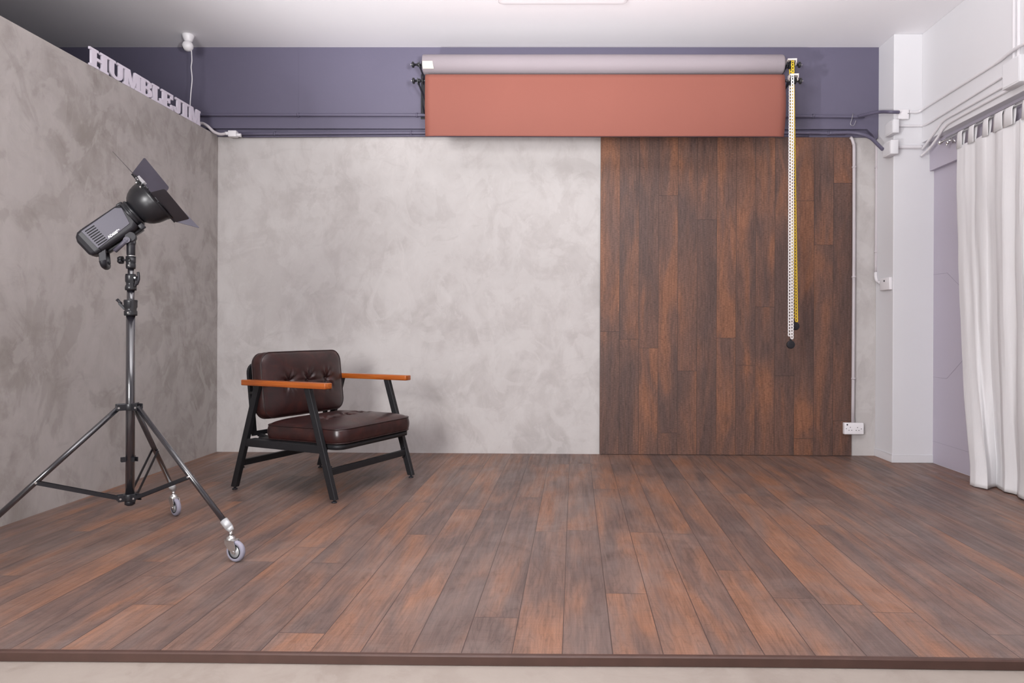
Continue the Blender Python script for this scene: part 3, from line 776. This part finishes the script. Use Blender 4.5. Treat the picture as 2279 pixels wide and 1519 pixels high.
for c, y0, y1, where in LT:
    b = MB(); w = y1 - y0; hgt = .112
    for k, pl in enumerate(letter_shapes(c)):
        eps = k * .00012
        b.prism([(p[0] * w, p[1] * hgt) for p in pl], (-.012, 0, 0), (.0167, 1, 0), (0, 0, 1), (1, 0, 0), .012 + eps)
    o = b.build('letter', 'letter'); o.location = (xleft(y0) - .004, y0, 2.5585); WM[o] = Matrix.Translation(o.location)
    tag(o, 'white slab-serif letter %s on the partition, %s' % (c, where), 'letter', 'letters standing on the plaster partition')

# ------------------------------------------------------------------ ceiling camera with cord
cx = PY(419, 84, 5.23); c0 = V((cx.x, 5.23, CZ))
sc_ = thing('security_camera', 'small white ball camera hanging from the ceiling above the letters', 'camera', c0)
MB().lathe([(0, 0), (0, .043), (-.006, .044), (-.022, .040), (-.044, .030), (-.052, .026), (-.052, 0)], (0, 0, 0), (0, 0, 1), 32).build('mount', 'socket', sc_)
hdq = MB().sphere((-.001, -.004, -.088), .040, 32, 20).build('camera_head', 'socket', sc_)
dl = V((-.86, -.30, -.42)).normalized()
MB().lathe([(.0375, .0), (.0380, .010), (.036, .0185), (.0375, .020), (.0405, .0)], V((-.001, -.004, -.088)), dl, 28).build('lens', 'void', sc_)
pts = [PY(426, 110, 5.235), PY(427, 135, 5.235), PY(425.5, 150, 5.235), PY(427.5, 176, 5.235), PY(425, 205, 5.235), PY(423, 235, 5.235), PY(423, 262, 5.235)]
pts = [V((p.x, 5.235, p.z)) for p in pts]; pts[-1].z = max(pts[-1].z, 2.565)
MB().tube(smoothpath(pts, 6), .0035, 8).build('cord', 'socket', sc_, world=True)

# ------------------------------------------------------------------ flush ceiling lamp at the top edge
x0, x1 = -.41, .465
cl = thing('ceiling_light', 'flat rounded white ceiling lamp cut off by the top edge of the photo', 'ceiling light', ((x0 + x1) / 2, 4.38, CZ))
pr = rounded_rect((x1 - x0) / 2, .32, .03)
MB().prism(pr, (0, 0, -.018), (1, 0, 0), (0, 1, 0), (0, 0, 1), .018, True).build('housing', 'socket', cl, bevel=.003)
MB().prism([(p[0] * .965, p[1] * .94) for p in pr], (0, 0, -.022), (1, 0, 0), (0, 1, 0), (0, 0, 1), .005, True).build('diffuser', 'ceil', cl)

# ------------------------------------------------------------------ paper backdrops
UY, LY = 5.08, 5.02
ulx, urx = PY(943, 145, UY).x, PY(1742, 145, UY).x
uz = .5 * (PY(1340, 122.5, UY).z + PY(1340, 165.5, UY).z)
# brackets on the wall
def bracket(x, side, label):
    t = thing('backdrop_bracket', label, 'bracket', (x, BEAMY, 2.62), group='wall brackets of the paper rolls')
    px_ = -.052 if side < 0 else 0.0
    b = MB(); b.box((px_ - .016, -.003, .06), (px_ + .016, -.0002, .42)); b.build('wall_plate', 'plastic', t)
    b = MB(); b.box((-.006, -.03, .22), (-.003, -.003, .40))
    z1, z2 = uz - 2.62, 2.828 - 2.62
    for (yy, zz) in ((UY - BEAMY, z1), (LY - BEAMY, z2)):
        b.prism([(-.003, zz - .09), (yy + .03, zz - .030), (yy - .026, zz - .028), (yy - .032, zz + .012), (yy - .022, zz + .012), (yy - .016, zz - .006), (yy + .016, zz - .006), (yy + .022, zz + .014), (yy + .034, zz + .01), (yy + .06, zz - .014), (-.003, zz - .045)],
                (-.0025, 0, 0), (0, 1, 0), (0, 0, 1), (1, 0, 0), .005)
    b.prism([(-.003, .08), (-.10, .135), (-.13, .185), (-.115, .19), (-.085, .155), (-.003, .12)], (px_ * .7 - .0025, 0, 0), (0, 1, 0), (0, 0, 1), (1, 0, 0), .005)
    b.build('hook_plate', 'satin', t)
    return t
bracket(ulx - .028, -1, 'black double hook bracket at the left end of the paper rolls')
bracket(urx + .026, 1, 'black double hook bracket at the right end of the paper rolls, behind the chains')
# rolls
def spiral_end(mb, x, r, Y, z): pass
ur = thing('paper_roll', 'warm grey paper backdrop fully rolled up, topmost above the terracotta sheet', 'backdrop', ((ulx + urx) / 2, UY, uz), group='paper backdrops on the wall')
hl = (urx - ulx) / 2; R1 = .0715
b = MB(); b.lathe([(-hl, .028), (-hl, R1 - .003), (-hl + .003, R1), (-hl + .6, R1 - .0005), (0, R1 + .0008), (hl - .6, R1 - .0005), (hl - .012, R1), (hl, R1 - .006), (hl, .028)], (0, 0, 0), (1, 0, 0), 72)
ro = b.build('roll', 'paper_grey', ur)
b = MB()  # loose paper edge of the roll
b.tube([(-hl, -.030, -.0655), (0, -.030, -.0665), (hl - .01, -.030, -.0655)], .0012, 6); b.build('paper_edge', 'paper_grey', ro)
b = MB(); ts = []
for i in range(7):
    a = math.radians(168 + i * 8); 
    for xq in (-hl + .004, -hl + .078 + (i * .0015)):
        ts.append((xq, -abs(math.cos(a)) * (R1 + .0012), -math.sin(a - PI) * 0 - math.sin(math.radians(i * 8 - 2)) * (R1 + .0012)))
b.add(ts, [(2 * i, 2 * i + 1, 2 * i + 3, 2 * i + 2) for i in range(6)], True)
tp = b.build('tape', 'tape', ur)
def spindle(root, x, sgn, big=True, cap='satin'):
    b = MB(); b.cyl((x - sgn * .06, 0, 0), (x + sgn * .062, 0, 0), .0085, n=16)
    b.lathe([(.0, .0), (0, .026), (.004, .030), (.008, .030), (.010, .0)], (x + sgn * .004, 0, 0), (sgn, 0, 0), 28)
    b.lathe([(0, 0), (0, .014), (.014, .016), (.016, .012), (.022, .009), (.03, .008)], (x + sgn * .030, 0, 0), (sgn, 0, 0), 24)
    sp = b.build('spindle', cap, root)
    kb = MB(); kb.lathe([(0, 0), (0, .008), (.010, .010), (.013, .020), (.018, .0225), (.025, .0215), (.029, .014), (.030, 0)], (x + sgn * .060, 0, 0), (sgn, 0, 0), 28)
    kb.build('knob', 'satin', sp)
    MB().cyl((x + sgn * .089, 0, 0), (x + sgn * .100, 0, 0), .0035, n=10).build('screw_tip', 'silver', sp)
spindle(ur, -hl, -1)
spindle(ur, hl + .044, 1)
llx, lrx = PY(946, 200, 4.975).x, PY(1747, 200, 4.975).x
hl2 = (lrx - llx) / 2; lz = 2.828
lr = thing('paper_roll', 'terracotta paper backdrop pulled partly down over the wall below the grey roll', 'backdrop', ((llx + lrx) / 2, LY, lz), group='paper backdrops on the wall')
MB().lathe([(-hl2, .026), (-hl2, .0435), (hl2, .0435), (hl2, .026)], (0, 0, 0), (1, 0, 0), 56).build('roll', 'paper_red', lr)
b = MB(); nx, nz = 60, 46; vs = []
zb = PY(1340, 302.5, 4.975).z - lz
for i in range(nx + 1):
    x = -hl2 + 2 * hl2 * i / nx
    for j in range(nz + 1):
        t = j / nz
        if t < .2:
            a = math.radians(90 + 90 * (t / .2)); y = math.cos(a) * .0455; z = math.sin(a) * .0455
        else:
            q = (t - .2) / .8; z = zb * q; y = -.0455 - .012 * math.sin(PI * q) + .010 * q * q
            y += .0025 * math.sin(x * 3.1 + q * 2) * q
            # the cut edge curls a little toward the wall at the corners
            cr = max(0, abs(x / hl2) - .93) / .07; y += .010 * cr * cr * q
        xx = x + (.006 * math.sin(PI * max(0, (t - .2) / .8)) * (1 if x > hl2 * .98 else 0))
        vs.append((xx, y, z))
m_ = nz + 1
b.add(vs, [(i * m_ + j, (i + 1) * m_ + j, (i + 1) * m_ + j + 1, i * m_ + j + 1) for i in range(nx) for j in range(nz)], True)
sh = b.build('paper_sheet', 'paper_red', lr); md = sh.modifiers.new('thickness', 'SOLIDIFY'); md.thickness = .0009
spindle(lr, -hl2 - .014, -1); spindle(lr, hl2 + .048, 1)

# pull chains
def chain(pA0, pA1, pB0, pB1, matk, label, pitch=.0229, w=.0200):
    """two strands that meet at the weight; links are flat ladder frames"""
    root = thing('pull_chain', label, 'chain', pA0, group='pull chains of the paper backdrops')
    b = MB()
    def strand(p0, p1, turn):
        L_ = (p1 - p0).length; n = int(L_ / pitch); d = (p1 - p0).normalized(); side = V((math.cos(turn), math.sin(turn), 0))
        nrm = d.cross(side).normalized()
        for i in range(n):
            c = p0 + d * pitch * (i + .5); a = pitch * .5; t = .0026
            ww = w / 2
            sl = lambda x, z: c + side * x + d * z
            # two rails with pinched waists, one rung
            for s_ in (-1, 1):
                b.bar(sl(s_ * (ww - .002), -a * .72), sl(s_ * (ww - .002), a * .72), .0066, .004, ref=nrm)
                b.bar(sl(s_ * (ww - .002), a * .70), sl(s_ * (ww - .0045), a * 1.02), .0060, .004, ref=nrm)
                b.bar(sl(s_ * (ww - .002), -a * .70), sl(s_ * (ww - .0045), -a * 1.02), .0060, .004, ref=nrm)
            b.bar(sl(-ww + .003, a), sl(ww - .003, a), .0078, .0060, ref=nrm)
    strand(V(pA0), V(pA1), 0.12); strand(V(pB0), V(pB1), -.1)
    # loop over the wheel
    top0, top1 = V(pA0), V(pB0); mid = (top0 + top1) / 2 + V((0, 0, .030))
    arcp = smoothpath([top0, top0 + V((0, 0, .018)), mid, top1 + V((0, 0, .018)), top1], 4)
    for s_ in (-1, 1): b.tube([p + V((s_ * .0075, 0, 0)) for p in arcp], .0026, 6)
    for p in arcp[::3]: b.bar(p - V((.0075, 0, 0)), p + V((.0075, 0, 0)), .004, .004)
    b.build('links', matk, root, world=True)
    bt = (V(pA1) + V(pB1)) / 2 + V((0, 0, -.008))
    wt = MB(); wt.lathe([(-.011, 0), (-.011, .026), (-.007, .030), (.007, .030), (.011, .026), (.011, 0)], bt + V((0, 0, -.030)), (0, -1, 0), 36)
    wt.bar(bt + V((0, 0, -.006)), bt + V((0, 0, .014)), .020, .012, ref=(1, 0, 0))
    wt.build('weight', 'plastic', root, world=True, bevel=.001)
    return root
def guard(u0, u1, v0, Y, z, nm, root):
    """beige cover over the chain wheel"""
    x0 = PY(u0, v0, Y).x - WM[root].translation.x; x1 = PY(u1, v0, Y).x - WM[root].translation.x; zt = PY(u1, v0, Y).z - WM[root].translation.z
    b = MB()
    b.box((x0, -.034, zt - .010), (x1, .020, zt)); b.box((x1 - .004, -.034, zt - .030), (x1, -.022, zt)); b.box((x1 - .004, -.024, zt - .045), (x1, .012, zt - .02)); b.box((x0, -.028, zt - .048), (x0 + .003, .020, zt - .01))
    g_ = b.build('chain_guard', 'guard', root, bevel=.003)
    MB().cyl((x0 + .016, 0, zt - .040), (x1 - .010, 0, zt - .040), .024, n=24).build('chain_wheel', 'void', root)
guard(1750, 1770, 134, UY, 0, '', ur); guard(1755, 1774, 167.5, LY, 0, '', lr)
def P3(u, v, y): p = PY(u, v, y); return V((p.x, y, p.z))
chain(P3(1764.2, 141, UY - .034), P3(1772.6, 716, UY - .012), P3(1759.5, 146, UY + .030), P3(1767.8, 712, UY + .012), 'cyellow', 'yellow plastic pull chain with black disc weight, hanging just behind the white one')
chain(P3(1763.8, 172, LY - .036), P3(1762.6, 757, LY - .012), P3(1759.0, 180, LY + .028), P3(1757.0, 753, LY + .010), 'cwhite', 'long white plastic pull chain with black disc weight, nearest the room')

# ------------------------------------------------------------------ pipes, boxes and switches
def pipe(pts, r, mat, label, group=None, k=6, name='conduit_pipe', clips=(), raw=False):
    pts = [V(p) for p in pts]
    path = pts if raw else smoothpath(pts, k)
    root = thing(name, label, 'pipe', pts[0], group=group)
    MB().tube(path, r, 12).build('tube', mat, root, world=True)
    for c in clips:
        c = V(c); q = min(range(len(path) - 1), key=lambda i: (path[i] - c).length); d = (path[q + 1] - path[q]).normalized()
        MB().cyl(c - d * .007, c + d * .007, r * 1.35, n=14).build('clip', mat, root, world=True)
    return root
py = BEAMY - .016
bp = [(-3.4, py, PY(300, 255, py).z), (-2.5, py, PY(560, 255.5, py).z), (1.0, py, PY(1500, 257, py).z), P3(1890, 259.5, py), P3(1912, 258, py - .02), P3(1938, 252.5, py - .11), P3(1960, 249, 5.26), P3(1980, 249, 5.155), P3(2001, 249.5, 5.150)]
pipe(bp, .0125, 'blue', 'slate blue painted pipe running along the middle of the blue beam', clips=[(PY(664, 255, py).x, py, PY(664, 255.5, py).z), (PY(928, 256, py).x, py, PY(928, 256, py).z), (PY(1810, 259, py).x, py, PY(1810, 258.5, py).z)], k=8)
p2 = 5.468
pipe([P3(532, 298, p2), P3(940, 295.5, p2), P3(1340, 294, p2), P3(1740, 295, p2), P3(1830, 296, p2), P3(1880, 297, p2)], .0125, 'blue', 'thicker slate blue pipe tucked under the blue beam', clips=[P3(612, 297.4, p2), P3(915, 295.6, p2), P3(1843, 296.2, p2)])
pipe([P3(540, 304.0, p2 + .01), P3(900, 302.2, p2 + .01), P3(1340, 300.6, p2 + .01), P3(1800, 302.0, p2 + .01)], .0075, 'blue', 'thin slate blue pipe directly on top edge of the plaster wall')
pipe([P3(1845, 296, 5.452), P3(1890, 295, 5.445), P3(1916, 298.5, 5.42), P3(1938, 307, 5.36), P3(1952, 320, 5.30), P3(1964, 332, 5.235)], .0135, 'blue', 'slate blue bend dropping from the beam to the white boxes on the column')
# grey cable coming over the partition into the white joint

pipe([(-2.86, 5.33, 2.585), P3(446, 274, 5.36), P3(460, 279, 5.37), P3(476, 293, 5.39), P3(490, 298.5, 5.41), P3(503, 297, 5.425)], .0115, 'pipegrey', 'grey pipe curving over the end of the partition into the white joint')
jb = thing('junction_box', 'small white pipe joint box above the left end of the plaster wall', 'junction box', P3(518, 297, 5.43))
MB().rbox((-.030, -.020, -.028), (.034, .030, .020), .003, 2).build('box', 'socket', jb)
MB().cyl((-.058, -.004, 0), (-.028, -.004, -.001), .014, n=16).build('sleeve', 'socket', jb); MB().cyl((.032, .004, -.010), (.064, .008, -.012), .014, n=16).build('sleeve', 'socket', jb)
# white vertical conduits
vy = D - .022 - .011
pipe([P3(1892, 306, vy), P3(1896, 309, vy), P3(1900, 322, vy), P3(1900.8, 345, vy), P3(1900.2, 600, vy), P3(1898, 941, vy)], .0125, 'pipegrey', 'white vertical conduit between plank panel and plaster, running down to the socket', clips=[P3(1900.8, 372, vy), P3(1900.3, 616, vy), P3(1899.2, 842, vy)])
vy2 = D - .013
pipe([P3(1950.5, 318, vy2), P3(1950.3, 450, vy2), P3(1949, 608, vy2 - .002)], .0105, 'pipegrey', 'pale conduit in the corner beside the white column, ending above the switch', clips=[P3(1950.5, 372, vy2), P3(1949.6, 560, vy2)])
pipe([P3(1949, 606, vy2 - .006), P3(1949.5, 618, vy2 - .02), P3(1953, 626, 5.44), P3(1958, 628, 5.40)], .012, 'pipe', 'short white elbow joining the corner conduit to the column switch')
so = PY(1899.5, 953, 5.455)
sk = thing('wall_socket', 'white double wall socket low on the wall beside the plank panel', 'socket', (so.x, 5.479, so.z))
MB().rbox((-.077, -.038, -.046), (.077, 0, .046), .005, 3).build('face_plate', 'socket', sk)
for (u, v, r) in ((1885.8, 944.7, .0062),): 
    p = PY(u, v, 5.44); hs = MB(); hs.cyl((p.x - so.x, -.0390, p.z - so.z), (p.x - so.x, -.0365, p.z - so.z), r, n=16); hs.build('indicator_hole', 'void', sk)
for (u, v) in ((1892.6, 950.5), (1889.6, 957), (1895.6, 957), (1908.6, 951), (1905.5, 957.3), (1911.6, 957.3), (1883.8, 953.3), (1917, 954)):
    p = PY(u, v, 5.44); hs = MB(); hs.box((p.x - so.x - .0026, -.0390, p.z - so.z - .0028), (p.x - so.x + .0026, -.0365, p.z - so.z + .0028)); hs.build('pin_hole', 'void', sk)
sw = thing('wall_switch', 'square white switch on the side of the white column', 'switch', (COLX, 5.305, 1.363))
MB().rbox((-.022, -.078, -.047), (0, .078, .047), .004, 2).build('face_plate', 'socket', sw)
MB().rbox((-.026, -.004, .018), (-.021, .010, .030), .001, 1).build('rocker', 'plastic', sw)
# boxes on the column
def box_thing(lo, hi, label, mat='white', lid=True):
    lo, hi = V(lo), V(hi); c = (lo + hi) / 2; t = thing('junction_box', label, 'junction box', c, group=None)
    MB().rbox(lo - c, hi - c, .004, 2).build('box', mat, t)
    return t, lo - c, hi - c
t, l_, h_ = box_thing((2.506, 5.13, 2.483), (2.552, 5.26, 2.584), 'white box on the column corner, upper of the two stacked boxes')
MB().box((l_.x - .0015, l_.y + .012, l_.z + .01), (l_.x, h_.y - .012, h_.z - .01)).build('lid', 'white', t)
t, l_, h_ = box_thing((2.490, 5.13, 2.325), (2.548, 5.26, 2.430), 'white box on the column corner, lower of the two stacked boxes')
MB().box((l_.x - .0015, l_.y + .012, l_.z + .01), (l_.x, h_.y - .012, h_.z - .01)).build('lid', 'white', t)
a1, a2 = PY(1999, 265, 5.19), PY(2023, 243, 5.19)
t, l_, h_ = box_thing((a1.x, 5.186, a1.z), (a2.x, COLY, a2.z), 'flat white box on the front of the column where the blue pipe ends', 'socket')
MB().cyl((h_.x - .008, l_.y - .001, .004), (h_.x - .008, l_.y + .002, .004), .003, n=10).build('screw', 'plastic', t)
t, l_, h_ = box_thing((2.700, 4.02, 2.464), (XR, 4.18, 2.624), 'large white cable box high on the right wall at the right edge of the photo')
MB().box((l_.x - .002, l_.y + .01, l_.z + .01), (l_.x, h_.y - .01, h_.z - .01)).build('lid', 'white', t)
# white conduits along the right wall
GW = 'white conduits on the right wall'
fx = XR - .010; fyc = COLY - .010
def RX(u, v, x=fx): p = PX(u, v, x); return V((x, p.y, p.z))
pipe([P3(2023, 249, fyc), P3(2040, 250, fyc), P3(2049, 246, fyc - .01), RX(2062, 237.5), RX(2120, 201), RX(2180, 163.5), RX(2222, 137), RX(2240, 123, fx - .01), RX(2262, 107, fx - .025), RX(2290, 92, fx - .03), RX(2340, 60, fx - .03)], .0095, 'pipe', 'white conduit on the right wall, highest of the four', GW, k=6)
pipe([P3(1994, 279.5, fyc), P3(2030, 280, fyc), P3(2052, 279.5, fyc), RX(2064, 275), RX(2090, 259), RX(2140, 228), RX(2222, 176.5), RX(2240, 165.5)], .0085, 'pipe', 'white conduit on the right wall, second from the top', GW)
pipe([(fx, 5.19, 2.375), (fx, 5.09, 2.42), (fx, 4.99, 2.470), (fx, 4.90, 2.506), (fx, 4.7, 2.510), (fx, 4.20, 2.515)], .0085, 'pipe', 'white conduit on the right wall, third from the top', GW)
pipe([(fx - .003, 5.20, 2.325), (fx - .003, 5.09, 2.35), (fx, 4.99, 2.40), (fx, 4.89, 2.455), (fx, 4.75, 2.470), (fx, 4.20, 2.477)], .0085, 'pipe', 'white conduit on the right wall, lowest, bending down behind the rod end', GW)
pipe([P3(1993, 326.5, fyc), P3(2020, 327, fyc), P3(2052, 327, fyc)], .0135, 'pipe', 'short thick white conduit across the front of the column', None)
for u, lb_ in ((2256, 'left'), (2266, 'right')):
    y_ = PX(u, 40, fx).y
    pipe([(fx + .004, y_, CZ), (fx + .004, y_, 2.9), (fx + .004, y_, 2.62)], .011, 'pipe', '%s of two vertical white pipes dropping from ceiling to the large cable box' % lb_, 'vertical pipes above the cable box')
# S hook
hp = [P3(1898, 254, 5.432), P3(1896.5, 262, 5.428), P3(1893.6, 271, 5.428), P3(1892.8, 276, 5.428), P3(1896, 279.3, 5.428), P3(1900, 278.6, 5.428), P3(1903, 273.5, 5.428), P3(1904.6, 268, 5.428)]
hk = MB().tube(smoothpath([P3(1898, 252, 5.45)] + hp, 5), .0018, 8); o = hk.build('wire_hook', 'silver', origin=P3(1898, 254, 5.432))
tag(o, 'thin steel wire hook hanging from the blue pipe near the column', 'hook')

# ------------------------------------------------------------------ curtain rod and curtains
rod = thing('curtain_rod', 'slim chrome curtain rod on the right wall carrying the white curtains', 'curtain rod', (2.76, 4.96, 2.36))
MB().cyl((2.76, 4.95, 2.360), (2.76, 2.6, 2.360), .0085, n=16).build('rod', 'chrome', rod, world=True)
MB().cyl((2.79, 4.93, 2.385), (2.79, 2.6, 2.385), .007, n=16).build('rear_rod', 'chrome', rod, world=True)
b = MB(); b.lathe([(0, 0), (0, .014), (.006, .016), (.02, .015), (.024, .0)], (2.76, 4.945, 2.36), (0, 1, 0), 20); b.build('finial', 'chrome', rod, world=True)
b = MB(); b.cyl((2.84, 4.86, 2.345), (2.76, 4.86, 2.352), .006, n=12); b.sphere((2.76, 4.86, 2.335), .014, 14, 8); b.cyl((2.805, 4.86, 2.345), (2.800, 4.86, 2.345), .016, n=16); b.sphere((2.752, 4.86, 2.318), .008, 10, 6); b.build('support', 'chrome', rod, world=True)
def poly_at(poly, s):
    f = s * (len(poly) - 1); i = min(int(f), len(poly) - 2); t = f - i; t = t * t * (3 - 2 * t) * .5 + t * .5
    return V(poly[i]).lerp(V(poly[i + 1]), t)
def curtain(root, ztop, top, bot, nfold, amp, seed, nx=150, nz=90, power=1.7, zhem=.006, wob=1.0):
    b = MB(); vs = []
    for i in range(nx + 1):
        s = i / nx
        for j in range(nz + 1):
            t = j / nz
            g_ = t ** power
            A = poly_at(top, s); B = poly_at(bot, s)
            p = A.lerp(B, g_)
            ph = s * nfold * 2 * PI + seed + .8 * noise.noise(V((s * 3, t * 1.2, seed)))
            am = amp * (.35 + .65 * min(1, t * 3)) * (1 - .75 * t ** 3)
            x = p.x - am * math.sin(ph) + .009 * wob * noise.noise(V((s * 9, t * 4.5, seed + 5))) + .0018 * noise.noise(V((s * 22, t * 3, seed + 9)))
            y = p.y + am * .5 * math.cos(ph * 1.0) * (.3 + .7 * t) * (0 if s in (0, 1) else 1) + .004 * noise.noise(V((s * 6, t * 18, seed)))
            z = lerp(ztop, zhem, t)
            if t > .93:   # cloth rests on the floor and kicks out
                k = (t - .93) / .07; x -= .012 * k * k; z += .010 * k * abs(noise.noise(V((s * 7, 0, seed + 2))))
            vs.append((x, y, z))
    m_ = nz + 1
    b.add(vs, [(i * m_ + j, (i + 1) * m_ + j, (i + 1) * m_ + j + 1, i * m_ + j + 1) for i in range(nx) for j in range(nz)], True)
    o = b.build('panel', 'cloth', root, world=True); md = o.modifiers.new('t', 'SOLIDIFY'); md.thickness = .0016
    return vs, m_
def tab(root, y0, y1, zb=2.262, xb=2.755):
    b = MB(); pr = [(xb - .012, zb - .01), (xb - .010, 2.345), (2.750, 2.366), (2.758, 2.3725), (2.766, 2.370), (2.772, 2.355), (xb + .010, 2.30), (xb + .004, zb - .005)]
    vs = []; NN = 5
    for k in range(NN + 1):
        y = lerp(y0, y1, k / NN)
        for q in pr:
            pin = .12 * (y - (y0 + y1) / 2) * (1 if q[1] > 2.33 else 0)
            vs.append((q[0] + .0012 * math.sin(k * 1.7), y - pin, q[1]))
    m_ = len(pr)
    b.add(vs, [(k * m_ + j, k * m_ + j + 1, (k + 1) * m_ + j + 1, (k + 1) * m_ + j) for k in range(NN) for j in range(m_ - 1)], True)
    o = b.build('tab', 'cloth', root, world=True); md = o.modifiers.new('t', 'SOLIDIFY'); md.thickness = .0022
c1_ = thing('curtain', 'full white tab-top curtain with its hem spread on the floor by the lilac door', 'curtain', (2.76, 4.35, 0), group='white curtains on the right')
topc = [(2.752, 4.728, 0), (2.748, 4.63, 0), (2.757, 4.54, 0), (2.750, 4.42, 0), (2.760, 4.33, 0), (2.740, 4.24, 0), (2.768, 4.16, 0), (2.760, 4.075, 0)]
botc = [(2.690, 4.450, 0), (2.684, 4.39, 0), (2.712, 4.315, 0), (2.775, 4.365, 0), (2.822, 4.39, 0), (2.800, 4.30, 0), (2.785, 4.25, 0), (2.815, 4.19, 0), (2.780, 4.12, 0), (2.765, 4.03, 0)]
curtain(c1_, 2.268, topc, botc, 3.2, .005, 1.3, power=2.2)
for y0, y1 in ((4.728, 4.668), (4.600, 4.535), (4.445, 4.385), (4.335, 4.245), (4.238, 4.150)): tab(c1_, y0, y1)
c2_ = thing('curtain', 'second white curtain, only a sliver visible at the right edge of the photo', 'curtain', (2.77, 3.6, 0), group='white curtains on the right')
topc = [(2.768, 4.14, 0), (2.765, 3.98, 0), (2.775, 3.75, 0), (2.755, 3.55, 0), (2.77, 3.3, 0), (2.75, 3.0, 0)]
botc = [(2.79, 4.12, 0), (2.76, 3.92, 0), (2.78, 3.70, 0), (2.72, 3.50, 0), (2.76, 3.25, 0), (2.70, 2.95, 0)]
curtain(c2_, 2.268, topc, botc, 9, .014, 4.1, nx=110, nz=60)
for y0 in (4.07, 3.90, 3.70, 3.5, 3.3, 3.1): tab(c2_, y0, y0 - .06)

# ------------------------------------------------------------------ light
def area(name, loc, target, size, size_y, power, col=(1, 1, 1), spread=180):
    l = bpy.data.lights.new(name, 'AREA'); l.shape = 'RECTANGLE'; l.size = size; l.size_y = size_y; l.energy = power; l.color = col; l.spread = math.radians(spread)
    o = bpy.data.objects.new(name, l); COL.objects.link(o); o.location = loc
    o.rotation_euler = (V(target) - V(loc)).to_track_quat('-Z', 'Y').to_euler(); return o
def spot(name, loc, target, power, angle, radius, blend=.6, col=(1, 1, 1)):
    l = bpy.data.lights.new(name, 'SPOT'); l.energy = power; l.spot_size = math.radians(angle); l.spot_blend = blend; l.shadow_soft_size = radius; l.color = col
    o = bpy.data.objects.new(name, l); COL.objects.link(o); o.location = loc
    o.rotation_euler = (V(target) - V(loc)).to_track_quat('-Z', 'Y').to_euler(); return o
area('key_softbox', (-1.9, -1.0, 1.75), (.75, 5.5, 1.55), 1.2, 1.2, 86, (1.0, .985, .99), spread=110)
spot('low_flash', (-1.7, .7, .6), (-.3, 3.1, 3.25), 470, 74, .045, .55, (1, .98, 1))
spot('ceiling_bounce_flash', (.15, .9, 1.55), (.05, 1.8, 3.25), 900, 115, .15, .6, (1, .985, 1))
w = bpy.data.worlds.new('world'); bpy.context.scene.world = w; w.use_nodes = True
w.node_tree.nodes['Background'].inputs[0].default_value = (.97, .95, 1.0, 1); w.node_tree.nodes['Background'].inputs[1].default_value = .5

sc = bpy.context.scene
sc.view_settings.view_transform = 'Standard'; sc.view_settings.look = 'None'; sc.view_settings.exposure = 0.0; sc.view_settings.gamma = 1.0
sc.view_settings.use_curve_mapping = False
